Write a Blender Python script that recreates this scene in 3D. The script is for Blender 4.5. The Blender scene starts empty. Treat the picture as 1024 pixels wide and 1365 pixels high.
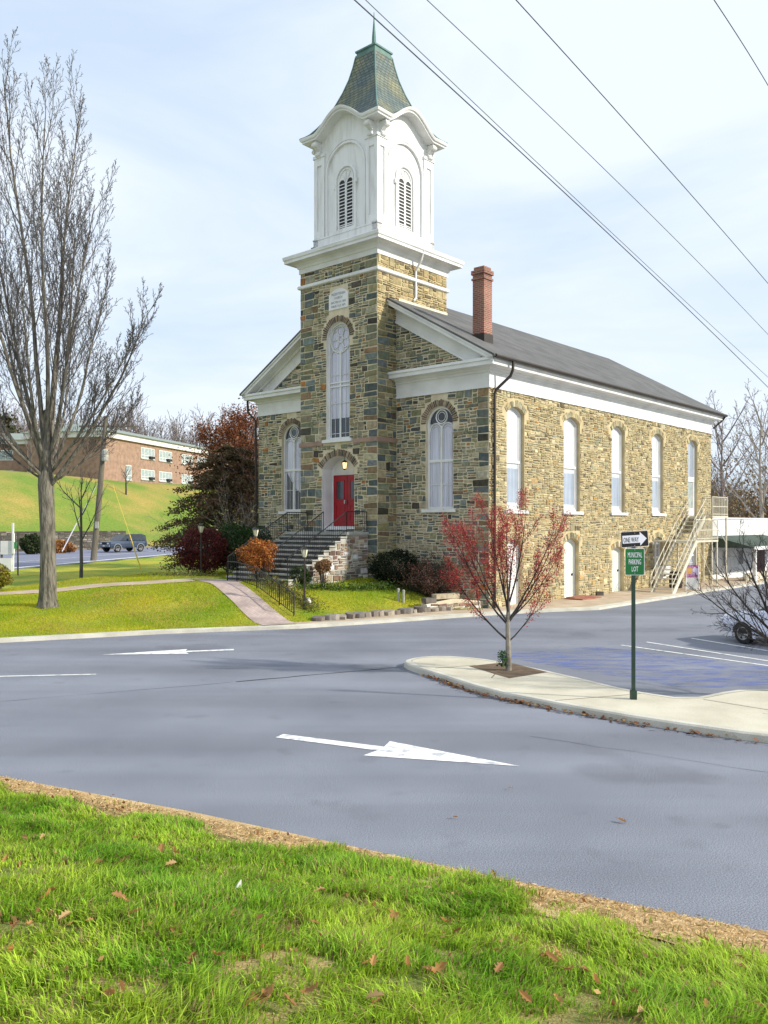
import bpy, bmesh, math, random
import numpy as np
from mathutils import Vector, Matrix
from mathutils.geometry import tessellate_polygon, delaunay_2d_cdt
R = math.radians
scene = bpy.context.scene
COL = scene.collection

# ---------------------------------------------------------------- camera, sky, sun, exposure
FPX, EYE, HORIZON = 1140.0, 3.2, 699.0
cam = bpy.data.cameras.new('camera'); cam_ob = bpy.data.objects.new('camera', cam); COL.objects.link(cam_ob)
cam_ob.location = (0, 0, EYE); cam_ob.rotation_euler = (R(90), 0, 0)
cam.sensor_width = 36; cam.sensor_fit = 'AUTO'; cam.lens = FPX / 1365 * 36
cam.shift_y = (HORIZON - 682.5) / 1365
cam.clip_start = 0.1; cam.clip_end = 3000
scene.camera = cam_ob

SUN_AZ, SUN_EL = 106, 29
world = bpy.data.worlds.new('World'); scene.world = world; world.use_nodes = True
wn = world.node_tree; wn.nodes.clear()
w_out = wn.nodes.new('ShaderNodeOutputWorld'); w_bg = wn.nodes.new('ShaderNodeBackground')
sky = wn.nodes.new('ShaderNodeTexSky'); sky.sky_type = 'NISHITA'; sky.sun_disc = False
sky.sun_elevation = R(SUN_EL); sky.sun_rotation = R(SUN_AZ); sky.air_density = 1.0; sky.dust_density = 1.5; sky.ozone_density = 1.5
w_bg.inputs['Strength'].default_value = 0.112
tc = wn.nodes.new('ShaderNodeTexCoord'); mp = wn.nodes.new('ShaderNodeMapping')
mp.inputs['Scale'].default_value = (1.0, 1.2, 4.2); mp.inputs['Rotation'].default_value = (0, R(14), 0)
mp.inputs['Location'].default_value = (2.7, 0.4, 0.35)
n1 = wn.nodes.new('ShaderNodeTexNoise'); n1.inputs['Scale'].default_value = 1.5; n1.inputs['Detail'].default_value = 9; n1.inputs['Roughness'].default_value = 0.53
n1.inputs['Distortion'].default_value = 0.6
rp = wn.nodes.new('ShaderNodeValToRGB'); rp.color_ramp.elements[0].position = 0.34; rp.color_ramp.elements[1].position = 0.62
rp.color_ramp.elements[0].color = (0.18, 0.18, 0.18, 1)
mixs = wn.nodes.new('ShaderNodeMix'); mixs.data_type = 'RGBA'
cl = wn.nodes.new('ShaderNodeRGB'); cl.outputs[0].default_value = (6.7, 7.35, 8.2, 1)
wn.links.new(tc.outputs['Generated'], mp.inputs['Vector']); wn.links.new(mp.outputs[0], n1.inputs['Vector'])
wn.links.new(n1.outputs['Fac'], rp.inputs['Fac']); wn.links.new(rp.outputs['Color'], mixs.inputs[0])
mix0 = wn.nodes.new('ShaderNodeMix'); mix0.data_type = 'RGBA'; mix0.inputs[0].default_value = .72; mix0.inputs[7].default_value = (5.5, 6.8, 8.5, 1)
wn.links.new(sky.outputs[0], mix0.inputs[6]); wn.links.new(mix0.outputs[2], mixs.inputs[6]); wn.links.new(cl.outputs[0], mixs.inputs[7])
wn.links.new(mixs.outputs[2], w_bg.inputs['Color']); wn.links.new(w_bg.outputs[0], w_out.inputs[0])

sun = bpy.data.lights.new('sun', 'SUN'); sun.energy = 4.3; sun.angle = R(1.8); sun.color = (1.0, 0.93, 0.80)
sun_ob = bpy.data.objects.new('sun', sun); COL.objects.link(sun_ob)
a, e = R(SUN_AZ), R(SUN_EL)
sdir = Vector((math.sin(a) * math.cos(e), math.cos(a) * math.cos(e), math.sin(e)))
sun_ob.rotation_euler = sdir.to_track_quat('Z', 'Y').to_euler(); sun_ob.location = (30, -10, 40)
scene.view_settings.view_transform = 'Standard'; scene.view_settings.look = 'None'
scene.view_settings.exposure = 0.30; scene.view_settings.gamma = 1

# ---------------------------------------------------------------- helpers
def V3(*a): return Vector(a)
class MB:
    def __init__(s): s.v = []; s.f = []; s.m = []; s.c = []
    def add(s, vs, fs, m=0, col=(1, 1, 1)):
        o = len(s.v); s.v.extend([tuple(v) for v in vs])
        for f in fs: s.f.append([i + o for i in f]); s.m.append(m); s.c.append(col)
    def obox(s, o, ax, ay, az, m=0, col=(1, 1, 1)):           # corner + three edge vectors
        o, ax, ay, az = Vector(o), Vector(ax), Vector(ay), Vector(az)
        vs = [o, o + ax, o + ax + ay, o + ay, o + az, o + ax + az, o + ax + ay + az, o + ay + az]
        s.add(vs, [(0, 3, 2, 1), (4, 5, 6, 7), (0, 1, 5, 4), (1, 2, 6, 5), (2, 3, 7, 6), (3, 0, 4, 7)], m, col)
    def box(s, x0, x1, y0, y1, z0, z1, m=0, col=(1, 1, 1)):
        s.obox((x0, y0, z0), (x1 - x0, 0, 0), (0, y1 - y0, 0), (0, 0, z1 - z0), m, col)
    def tube(s, pts, rads, n=6, m=0, col=(1, 1, 1), cap=True):
        pts = [Vector(p) for p in pts]
        if not isinstance(rads, (list, tuple)): rads = [rads] * len(pts)
        vs = []; prev = None
        for i, p in enumerate(pts):
            d = (pts[min(i + 1, len(pts) - 1)] - pts[max(i - 1, 0)])
            d = d.normalized() if d.length > 1e-9 else Vector((0, 0, 1))
            if prev is None: u = d.orthogonal().normalized()
            else:
                u = prev - d * prev.dot(d)
                u = u.normalized() if u.length > 1e-6 else d.orthogonal().normalized()
            prev = u; w = d.cross(u)
            for k in range(n):
                an = 2 * math.pi * k / n + (math.pi / 4 if n == 4 else 0)
                vs.append(p + (u * math.cos(an) + w * math.sin(an)) * rads[i])
        fs = []
        for i in range(len(pts) - 1):
            for k in range(n):
                fs.append((i * n + k, i * n + (k + 1) % n, (i + 1) * n + (k + 1) % n, (i + 1) * n + k))
        if cap and n > 2:
            fs.append(tuple(range(n))[::-1]); fs.append(tuple((len(pts) - 1) * n + k for k in range(n)))
        s.add(vs, fs, m, col)
    def lathe(s, c, prof, n=16, m=0, col=(1, 1, 1)):            # prof [(r,z)]
        c = Vector(c); vs = []
        for r, z in prof:
            for k in range(n):
                an = 2 * math.pi * k / n; vs.append(c + Vector((r * math.cos(an), r * math.sin(an), z)))
        fs = [(i * n + k, i * n + (k + 1) % n, (i + 1) * n + (k + 1) % n, (i + 1) * n + k) for i in range(len(prof) - 1) for k in range(n)]
        fs += [tuple(range(n))[::-1], tuple((len(prof) - 1) * n + k for k in range(n))]
        s.add(vs, fs, m, col)
    def prism(s, poly, P, d0, d1, m=0, col=(1, 1, 1)):          # poly in (u,z); P(u,z,d)
        n = len(poly); vs = [P(u, z, d0) for u, z in poly] + [P(u, z, d1) for u, z in poly]
        fs = [tuple(range(n))[::-1], tuple(range(n, 2 * n))] + [(i, (i + 1) % n, n + (i + 1) % n, n + i) for i in range(n)]
        s.add(vs, fs, m, col)
    def ring(s, outer, inner, P, d0, d1, m=0, col=(1, 1, 1)):   # two loops with the same count
        n = len(outer)
        vs = [P(u, z, d) for d in (d0, d1) for lp in (outer, inner) for u, z in lp]
        fs = []
        for i in range(n):
            j = (i + 1) % n
            fs += [(2 * n + i, 2 * n + j, 3 * n + j, 3 * n + i), (i, n + i, n + j, j), (i, j, 2 * n + j, 2 * n + i), (n + i, 3 * n + i, 3 * n + j, n + j)]
        s.add(vs, fs, m, col)
    def holed(s, outer, holes, P, d, m=0, depth=0, mj=None, col=(1, 1, 1)):
        loops = [outer] + holes
        tri = tessellate_polygon([[Vector((u, z, 0)) for u, z in lp] for lp in loops])
        flat = [q for lp in loops for q in lp]
        s.add([P(u, z, d) for u, z in flat], [tuple(t) for t in tri], m, col)
        for lp in holes:
            n = len(lp)
            if depth: s.add([P(u, z, d) for u, z in lp] + [P(u, z, d - depth) for u, z in lp],
                            [(i, (i + 1) % n, n + (i + 1) % n, n + i) for i in range(n)], mj if mj is not None else m, col)
    def build(s, name, mats, parent=None, smooth=False, fix=True):
        me = bpy.data.meshes.new(name); me.from_pydata(s.v, [], s.f)
        if not isinstance(mats, (list, tuple)): mats = [mats]
        for mt in mats: me.materials.append(mt)
        me.polygons.foreach_set('material_index', s.m)
        if any(c != (1, 1, 1) for c in s.c):
            at = me.attributes.new('Col', 'FLOAT_COLOR', 'FACE')
            at.data.foreach_set('color', np.c_[np.array(s.c, dtype=np.float32), np.ones(len(s.c), np.float32)].ravel())
        if smooth: me.polygons.foreach_set('use_smooth', [True] * len(s.f))
        me.update()
        if fix and len(s.f) < 60000:
            bm = bmesh.new(); bm.from_mesh(me); bmesh.ops.recalc_face_normals(bm, faces=bm.faces); bm.to_mesh(me); bm.free()
        o = bpy.data.objects.new(name, me); COL.objects.link(o)
        if parent is not None: o.parent = parent
        return o
def quads_obj(name, V, col, mat, parent=None):                  # V (N,4,3), col (N,3)
    N = len(V); me = bpy.data.meshes.new(name)
    me.vertices.add(4 * N); me.vertices.foreach_set('co', np.ascontiguousarray(V, dtype=np.float32).ravel())
    me.loops.add(4 * N); me.loops.foreach_set('vertex_index', np.arange(4 * N, dtype=np.int32))
    me.polygons.add(N); me.polygons.foreach_set('loop_start', np.arange(0, 4 * N, 4, dtype=np.int32))
    me.update(calc_edges=True)
    at = me.attributes.new('Col', 'FLOAT_COLOR', 'FACE')
    at.data.foreach_set('color', np.c_[col, np.ones(N)].astype(np.float32).ravel())
    me.materials.append(mat); me.validate()
    o = bpy.data.objects.new(name, me); COL.objects.link(o)
    if parent is not None: o.parent = parent
    return o
def tag(o, label=None, cat=None, group=None, kind=None):
    if label: o['label'] = label
    if cat: o['category'] = cat
    if group: o['group'] = group
    if kind: o['kind'] = kind
    return o
def thing(name, label, cat, loc=(0, 0, 0), rz=0, group=None):
    o = bpy.data.objects.new(name, None); COL.objects.link(o); o.location = loc; o.rotation_euler = (0, 0, rz); o.empty_display_size = 0.3
    return tag(o, label, cat, group)
def struct(o): o['kind'] = 'structure'; return o
def copy_tree(o, parent=None):
    c = o.copy(); COL.objects.link(c); c.parent = parent
    for ch in list(o.children): copy_tree(ch, c)
    return c
def sm(a, b, x):
    t = min(1, max(0, (x - a) / (b - a))); return t * t * (3 - 2 * t)

# ---------------------------------------------------------------- materials
def principled(name):
    m = bpy.data.materials.new(name); m.use_nodes = True
    return m, m.node_tree, m.node_tree.nodes['Principled BSDF']
def N(nt, t, **kw):
    n = nt.nodes.new(t)
    for k, v in kw.items():
        if k in n.inputs: n.inputs[k].default_value = v
        else: setattr(n, k, v)
    return n
def mat(name, c1, c2=None, scale=4.0, rough=0.8, bump=0.0, bscale=None, detail=6, lo=0.35, hi=0.65, metal=0.0, attr=False, stretch=None, spec=0.4, dist=0.02, speck=0.0, coat=0, sps=40):
    m, nt, b = principled(name); L = nt.links.new
    b.inputs['Roughness'].default_value = rough; b.inputs['Metallic'].default_value = metal
    b.inputs['Specular IOR Level'].default_value = spec
    if coat: b.inputs['Coat Weight'].default_value = coat; b.inputs['Coat Roughness'].default_value = 0.08
    tcx = N(nt, 'ShaderNodeTexCoord'); vec = tcx.outputs['Object']
    if stretch:
        mpx = N(nt, 'ShaderNodeMapping'); mpx.inputs['Scale'].default_value = stretch; L(vec, mpx.inputs[0]); vec = mpx.outputs[0]
    nz = N(nt, 'ShaderNodeTexNoise', Scale=scale, Detail=detail); L(vec, nz.inputs['Vector'])
    rmp = N(nt, 'ShaderNodeValToRGB'); L(nz.outputs['Fac'], rmp.inputs['Fac'])
    rmp.color_ramp.elements[0].position = lo; rmp.color_ramp.elements[1].position = hi
    c2 = c2 or tuple(x * 0.8 for x in c1)
    rmp.color_ramp.elements[0].color = (*c2, 1); rmp.color_ramp.elements[1].color = (*c1, 1)
    out = rmp.outputs['Color']
    if attr:
        at = N(nt, 'ShaderNodeAttribute', attribute_name='Col')
        mx = N(nt, 'ShaderNodeMix', data_type='RGBA', blend_type='MULTIPLY'); mx.inputs[0].default_value = 1
        L(out, mx.inputs[6]); L(at.outputs['Color'], mx.inputs[7]); out = mx.outputs[2]
    if speck:
        n3 = N(nt, 'ShaderNodeTexNoise', Scale=scale * sps, Detail=2); L(vec, n3.inputs['Vector'])
        r3 = N(nt, 'ShaderNodeValToRGB'); r3.color_ramp.elements[0].position = 0.3; r3.color_ramp.elements[1].position = 0.7
        lo3, hi3 = 1 - speck, 1 + speck
        r3.color_ramp.elements[0].color = (lo3, lo3, lo3, 1); r3.color_ramp.elements[1].color = (hi3, hi3, hi3, 1); L(n3.outputs['Fac'], r3.inputs['Fac'])
        mx = N(nt, 'ShaderNodeMix', data_type='RGBA', blend_type='MULTIPLY'); mx.inputs[0].default_value = 1
        L(out, mx.inputs[6]); L(r3.outputs[0], mx.inputs[7]); out = mx.outputs[2]
    L(out, b.inputs['Base Color'])
    if bump:
        n2 = N(nt, 'ShaderNodeTexNoise', Scale=bscale or scale * 3, Detail=8); L(vec, n2.inputs['Vector'])
        bp = N(nt, 'ShaderNodeBump', Strength=bump, Distance=dist); L(n2.outputs['Fac'], bp.inputs['Height']); L(bp.outputs[0], b.inputs['Normal'])
    return m
def leafmat(name, trans=0.35, rough=0.6):
    m, nt, b = principled(name); L = nt.links.new
    at = N(nt, 'ShaderNodeAttribute', attribute_name='Col'); L(at.outputs['Color'], b.inputs['Base Color'])
    b.inputs['Roughness'].default_value = rough; b.inputs['Specular IOR Level'].default_value = 0.25
    tr = N(nt, 'ShaderNodeBsdfTranslucent'); L(at.outputs['Color'], tr.inputs['Color'])
    mx = N(nt, 'ShaderNodeMixShader'); mx.inputs[0].default_value = trans
    L(b.outputs[0], mx.inputs[1]); L(tr.outputs[0], mx.inputs[2]); L(mx.outputs[0], nt.nodes['Material Output'].inputs[0])
    return m
M = {}
M['mortar'] = mat('mortar', (.66, .58, .42), (.54, .47, .33), 2.5, 0.95, 0.5, 30)
M['mortar_tan'] = mat('mortar_tan', (.56, .47, .28), (.42, .34, .19), 2.0, 0.95, 0.5, 30)
M['stone'] = mat('stone', (1.15, 1.15, 1.15), (.72, .72, .70), 7, 0.9, 0.6, 22, attr=True)
M['white'] = mat('white_paint', (.74, .74, .73), (.62, .615, .60), 1.2, 0.55, 0.1, 12, lo=.3, hi=.6)
M['white_board'] = mat('white_board', (.75, .75, .75), (.60, .595, .58), 1.6, 0.55, 0.12, 9, stretch=(2.5, 2.5, .5), lo=.28, hi=.52, detail=10)
M['cream'] = mat('cream_paint', (.66, .62, .50), (.52, .48, .37), 1.5, 0.6)
M['roof'] = mat('roof_shingle', (.125, .125, .125), (.085, .085, .085), 1.1, 0.85, 0.4, 40, speck=.25)
M['copper'] = mat('copper_patina', (.13, .24, .21), (.09, .17, .16), 3, 0.7)
M['brick'] = None
M['iron'] = mat('black_iron', (.012, .012, .013), (.02, .02, .02), 8, 0.45)
M['brown_metal'] = mat('brown_metal', (.025, .018, .014), (.035, .026, .02), 3, 0.5)
M['red_door'] = mat('red_door_paint', (.36, .006, .014), (.26, .004, .010), 2, 0.42)
M['step'] = mat('stone_tread', (.44, .44, .40), (.30, .30, .27), 3, 0.85, 0.3, 20)
M['belt'] = mat('brown_sandstone', (.36, .24, .19), (.27, .18, .14), 3, 0.9, 0.3)
M['asphalt'] = mat('asphalt', (.212, .226, .266), (.154, .166, .200), 0.38, 0.9, 0.0, 140, detail=15, lo=.30, hi=.70, speck=.62, sps=210)
def wear(m):                                                    # long tyre-worn bands and old blotches that belong to the surface
    nt = m.node_tree; b = nt.nodes['Principled BSDF']; L = nt.links.new; src = b.inputs['Base Color'].links[0].from_socket
    t = N(nt, 'ShaderNodeTexCoord')
    for rot, sc, a_, lo, hi, amt in ((27, (.05, .75, 1), 1.0, .38, .62, .84), (-8, (.6, .6, 1), .5, .60, .66, .84), (20, (1, 1, 1), 1.6, .62, .72, .90)):
        mpx = N(nt, 'ShaderNodeMapping'); mpx.inputs['Rotation'].default_value = (0, 0, R(rot)); mpx.inputs['Scale'].default_value = sc; L(t.outputs['Object'], mpx.inputs[0])
        nz = N(nt, 'ShaderNodeTexNoise', Scale=a_, Detail=4); L(mpx.outputs[0], nz.inputs['Vector']); rm = N(nt, 'ShaderNodeValToRGB'); rm.color_ramp.elements[0].position = lo; rm.color_ramp.elements[1].position = hi
        rm.color_ramp.elements[0].color = (1.04, 1.04, 1.04, 1); rm.color_ramp.elements[1].color = (amt, amt, amt, 1); L(nz.outputs['Fac'], rm.inputs[0])
        mx = N(nt, 'ShaderNodeMix', data_type='RGBA', blend_type='MULTIPLY'); mx.inputs[0].default_value = 1; L(src, mx.inputs[6]); L(rm.outputs[0], mx.inputs[7]); src = mx.outputs[2]
    L(src, b.inputs['Base Color'])
wear(M['asphalt'])
M['asphalt2'] = mat('road_asphalt', (.20, .215, .29), (.165, .18, .25), 0.2, 0.9)
M['paint'] = mat('road_paint', (.80, .80, .78), (.40, .42, .46), 6, 0.8, 0, lo=.34, hi=.50, detail=12, speck=.12)
M['concrete'] = mat('concrete', (.60, .565, .45), (.50, .465, .36), 1.3, 0.9, 0.25, 60, speck=.10)
M['kerb'] = mat('kerb_concrete', (.60, .58, .50), (.46, .44, .37), 1.6, 0.9, 0.25, 50, speck=.12)
M['tan_walk'] = mat('tan_walk', (.52, .42, .31), (.40, .31, .22), 1.5, 0.9, 0.3, 40, speck=.15)
M['earth'] = mat('earth', (.16, .11, .07), (.10, .07, .045), 5, 0.95, 0.6, 30)
M['lawn'] = mat('lawn', (.42, .39, .03), (.20, .30, .015), 0.45, 0.9, 0.9, 45, detail=12, lo=.38, hi=.62, speck=.35, dist=.05)
M['hillgrass'] = mat('hill_grass', (.31, .245, .055), (.135, .21, .02), 0.13, 0.9, 0.6, 6, detail=14, lo=.42, hi=.66, speck=.25)
M['bankgrass'] = mat('bank_soil', (.34, .25, .10), (.14, .17, .03), 2.2, 0.95, 0.8, 40, detail=10, lo=.42, hi=.6, speck=.4)
M['straw'] = mat('dry_thatch', (.60, .44, .23), (.42, .29, .14), 3, 0.95, 0.9, 50, detail=10, speck=.4)
M['blade'] = leafmat('grass_blade', 0.45)
M['turf_blade'] = leafmat('turf_blade', 0.6)
M['leaf'] = leafmat('leaf', 0.3)
M['bark'] = mat('grey_bark', (.23, .21, .17), (.085, .075, .06), 3.2, 0.95, 1.0, 9, stretch=(4, 4, .7), lo=.38, hi=.6, dist=.06)
M['twig'] = mat('twig', (.12, .11, .105), (.07, .065, .065), 3, 0.9)
M['darktwig'] = mat('dark_twig', (.05, .042, .04), (.03, .026, .025), 3, 0.9)
M['paletwig'] = mat('pale_twig', (.36, .32, .27), (.24, .21, .18), 3, 0.9)
M['greytwig'] = mat('far_twig', (.20, .165, .155), (.14, .115, .11), 1, 0.9)
M['pole_wood'] = mat('pole_wood', (.17, .15, .12), (.11, .095, .08), 2, 0.95, 0.4, 20, stretch=(5, 5, .5))
M['dark_glass'] = mat('dark_glass', (.03, .035, .045), (.05, .055, .07), 2, 0.12, spec=.6)
M['glass_tint'] = mat('car_glass', (.02, .026, .032), (.035, .045, .05), 2, 0.08, spec=.7)
M['rubber'] = mat('tyre_rubber', (.018, .018, .018), (.026, .026, .026), 6, 0.85)
M['alloy'] = mat('alloy', (.5, .5, .52), (.4, .4, .42), 4, 0.35, metal=.7)
M['silver_car'] = mat('silver_car_paint', (.74, .76, .88), (.70, .72, .84), 1, 0.35, coat=.6)
M['suv_paint'] = mat('suv_paint', (.055, .08, .13), (.045, .065, .11), 1, 0.3, coat=.6, metal=.3)
M['suv_trim'] = mat('suv_trim', (.20, .23, .27), (.16, .19, .23), 1, 0.5)
M['black'] = mat('sign_black', (.010, .010, .012), (.014, .014, .016), 3, 0.5)
M['sign_white'] = mat('sign_white', (.78, .78, .85), (.74, .74, .82), 3, 0.5)
M['sign_green'] = mat('sign_green', (.004, .15, .032), (.003, .12, .026), 3, 0.5)
M['post_green'] = mat('post_dark_green', (.012, .035, .024), (.02, .05, .035), 6, 0.5)
M['wire'] = mat('cable', (.10, .11, .14), (.12, .13, .16), 3, 0.6)
M['wire_dark'] = mat('cable_dark', (.035, .04, .06), (.05, .055, .07), 3, 0.6)
M['yellow'] = mat('yellow_guard', (.75, .55, .06), (.65, .46, .05), 3, 0.6)
M['lamp_glass'] = mat('lamp_glass', (.75, .73, .55), (.66, .64, .46), 6, 0.2)
M['slab'] = mat('edging_slab', (1.1, 1.1, 1.1), (.7, .7, .7), 5, 0.92, 0.6, 18, attr=True)
M['pale_green_door'] = mat('pale_door_paint', (.66, .72, .66), (.60, .66, .60), 2, 0.55)
M['teal_pane'] = mat('school_pane', (.40, .46, .45), (.24, .30, .31), 3, 0.15)
M['green_roof'] = mat('green_roof', (.055, .085, .065), (.04, .06, .048), 2, 0.85, .3, 30)
M['school_roof'] = mat('school_roof', (.26, .30, .27), (.22, .26, .23), 1, 0.7)
M['litter'] = mat('leaf_litter_mat', (.26, .10, .035), (.12, .05, .02), 14, 0.95, 0.8, 40)
M['ivy'] = leafmat('ivy_leaf', 0.2)

def brick_mat(name, c1, c2, mortar, scale, bump=.4):
    m, nt, b = principled(name); L = nt.links.new
    t = N(nt, 'ShaderNodeTexCoord'); sp = N(nt, 'ShaderNodeSeparateXYZ'); L(t.outputs['Object'], sp.inputs[0])
    ad = N(nt, 'ShaderNodeMath', operation='ADD'); L(sp.outputs[0], ad.inputs[0]); L(sp.outputs[1], ad.inputs[1])
    cb = N(nt, 'ShaderNodeCombineXYZ'); L(ad.outputs[0], cb.inputs[0]); L(sp.outputs[2], cb.inputs[1])
    br = N(nt, 'ShaderNodeTexBrick', Scale=scale); br.inputs['Color1'].default_value = (*c1, 1); br.inputs['Color2'].default_value = (*c2, 1); br.inputs['Mortar'].default_value = (*mortar, 1)
    br.inputs['Mortar Size'].default_value = 0.012; br.inputs['Brick Width'].default_value = .22; br.inputs['Row Height'].default_value = .075
    L(cb.outputs[0], br.inputs['Vector'])
    nz = N(nt, 'ShaderNodeTexNoise', Scale=1.4, Detail=8); L(t.outputs['Object'], nz.inputs['Vector'])
    mx = N(nt, 'ShaderNodeMix', data_type='RGBA', blend_type='OVERLAY'); mx.inputs[0].default_value = .6; L(br.outputs[0], mx.inputs[6]); L(nz.outputs['Fac'], mx.inputs[7])
    L(mx.outputs[2], b.inputs['Base Color']); b.inputs['Roughness'].default_value = .9
    bp = N(nt, 'ShaderNodeBump', Strength=bump, Distance=.01); L(br.outputs['Fac'], bp.inputs['Height']); bp.invert = True; L(bp.outputs[0], b.inputs['Normal'])
    return m
M['brick'] = brick_mat('chimney_brick', (.27, .095, .06), (.19, .06, .045), (.32, .24, .19), 1)
M['school_brick'] = brick_mat('school_brick', (.30, .18, .125), (.26, .15, .105), (.34, .25, .19), 1, .1)
def paver_mat():
    m, nt, b = principled('brick_path'); L = nt.links.new
    t = N(nt, 'ShaderNodeTexCoord'); mpx = N(nt, 'ShaderNodeMapping'); mpx.inputs['Rotation'].default_value = (0, 0, R(53)); L(t.outputs['Object'], mpx.inputs[0])
    br = N(nt, 'ShaderNodeTexBrick', Scale=1); br.inputs['Color1'].default_value = (.47, .37, .33, 1); br.inputs['Color2'].default_value = (.39, .30, .27, 1); br.inputs['Mortar'].default_value = (.28, .24, .22, 1)
    br.inputs['Brick Width'].default_value = .21; br.inputs['Row Height'].default_value = .1; br.inputs['Mortar Size'].default_value = .006
    L(mpx.outputs[0], br.inputs['Vector']); nz = N(nt, 'ShaderNodeTexNoise', Scale=1.1, Detail=8); L(t.outputs['Object'], nz.inputs['Vector'])
    mx = N(nt, 'ShaderNodeMix', data_type='RGBA', blend_type='OVERLAY'); mx.inputs[0].default_value = .6; L(br.outputs[0], mx.inputs[6]); L(nz.outputs['Fac'], mx.inputs[7])
    L(mx.outputs[2], b.inputs['Base Color']); b.inputs['Roughness'].default_value = .92
    return m
M['path'] = paver_mat()
def slate_mat():
    m, nt, b = principled('slate_shingles'); L = nt.links.new
    t = N(nt, 'ShaderNodeTexCoord'); sp = N(nt, 'ShaderNodeSeparateXYZ'); L(t.outputs['Object'], sp.inputs[0])
    ad = N(nt, 'ShaderNodeMath', operation='ADD'); L(sp.outputs[0], ad.inputs[0]); L(sp.outputs[1], ad.inputs[1])
    cb = N(nt, 'ShaderNodeCombineXYZ'); L(ad.outputs[0], cb.inputs[0]); L(sp.outputs[2], cb.inputs[1])
    br = N(nt, 'ShaderNodeTexBrick', Scale=1); br.inputs['Color1'].default_value = (.15, .17, .155, 1); br.inputs['Color2'].default_value = (.095, .115, .11, 1); br.inputs['Mortar'].default_value = (.03, .035, .04, 1)
    br.inputs['Brick Width'].default_value = .24; br.inputs['Row Height'].default_value = .15; br.inputs['Mortar Size'].default_value = .014
    L(cb.outputs[0], br.inputs['Vector'])
    nz = N(nt, 'ShaderNodeTexNoise', Scale=1.0, Detail=8); L(t.outputs['Object'], nz.inputs['Vector'])
    rm = N(nt, 'ShaderNodeValToRGB'); rm.color_ramp.elements[0].color = (.85, 1.0, 1.05, 1); rm.color_ramp.elements[1].color = (1.55, 1.4, .95, 1); rm.color_ramp.elements[0].position = .4; rm.color_ramp.elements[1].position = .65
    L(nz.outputs['Fac'], rm.inputs[0])
    mx = N(nt, 'ShaderNodeMix', data_type='RGBA', blend_type='MULTIPLY'); mx.inputs[0].default_value = 1; L(br.outputs[0], mx.inputs[6]); L(rm.outputs[0], mx.inputs[7])
    L(mx.outputs[2], b.inputs['Base Color']); b.inputs['Roughness'].default_value = .75
    bp = N(nt, 'ShaderNodeBump', Strength=.6, Distance=.02); L(br.outputs['Fac'], bp.inputs['Height']); bp.invert = True; L(bp.outputs[0], b.inputs['Normal'])
    return m
M['slate'] = slate_mat()
def pane_mat(name, ca, cb_, scale=9):                           # white curtains with soft folds close behind glass
    m, nt, b = principled(name); L = nt.links.new
    t = N(nt, 'ShaderNodeTexCoord'); mpx = N(nt, 'ShaderNodeMapping'); mpx.inputs['Scale'].default_value = (1, 1, .06); L(t.outputs['Object'], mpx.inputs[0])
    nz = N(nt, 'ShaderNodeTexNoise', Scale=scale, Detail=3); L(mpx.outputs[0], nz.inputs['Vector'])
    rm = N(nt, 'ShaderNodeValToRGB'); rm.color_ramp.elements[0].color = (*cb_, 1); rm.color_ramp.elements[1].color = (*ca, 1); rm.color_ramp.elements[0].position = .35; rm.color_ramp.elements[1].position = .65
    L(nz.outputs['Fac'], rm.inputs[0]); L(rm.outputs[0], b.inputs['Base Color'])
    b.inputs['Roughness'].default_value = .12; b.inputs['Coat Weight'].default_value = .5; b.inputs['Coat Roughness'].default_value = .03
    n2 = N(nt, 'ShaderNodeTexNoise', Scale=1.5, Detail=2); L(t.outputs['Object'], n2.inputs['Vector'])
    bp = N(nt, 'ShaderNodeBump', Strength=.06, Distance=.05); L(n2.outputs['Fac'], bp.inputs['Height']); L(bp.outputs[0], b.inputs['Normal']); L(bp.outputs[0], b.inputs['Coat Normal'])
    return m
M['pane'] = pane_mat('curtained_pane', (.58, .58, .68), (.42, .42, .50))
M['pane_white'] = pane_mat('covered_pane', (.64, .67, .70), (.52, .55, .59), 5)
M['pane_blue'] = pane_mat('pale_pane', (.36, .42, .50), (.28, .33, .41), 6)
def worn_paint(name, c):
    m, nt, b = principled(name); L = nt.links.new
    b.inputs['Base Color'].default_value = (*c, 1); b.inputs['Roughness'].default_value = .9
    t = N(nt, 'ShaderNodeTexCoord'); mpx = N(nt, 'ShaderNodeMapping'); mpx.inputs['Scale'].default_value = (.5, 2.2, 1); mpx.inputs['Rotation'].default_value = (0, 0, R(8)); L(t.outputs['Object'], mpx.inputs[0])
    nz = N(nt, 'ShaderNodeTexNoise', Scale=2.2, Detail=12, Roughness=.75); L(mpx.outputs[0], nz.inputs['Vector'])
    rm = N(nt, 'ShaderNodeValToRGB'); rm.color_ramp.elements[0].position = .47; rm.color_ramp.elements[1].position = .65; rm.color_ramp.elements[1].color = (.78, .78, .78, 1)
    L(nz.outputs['Fac'], rm.inputs[0]); L(rm.outputs[0], b.inputs['Alpha'])
    return m
M['blue_paint'] = worn_paint('worn_blue_paint', (.13, .19, .52))

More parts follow.
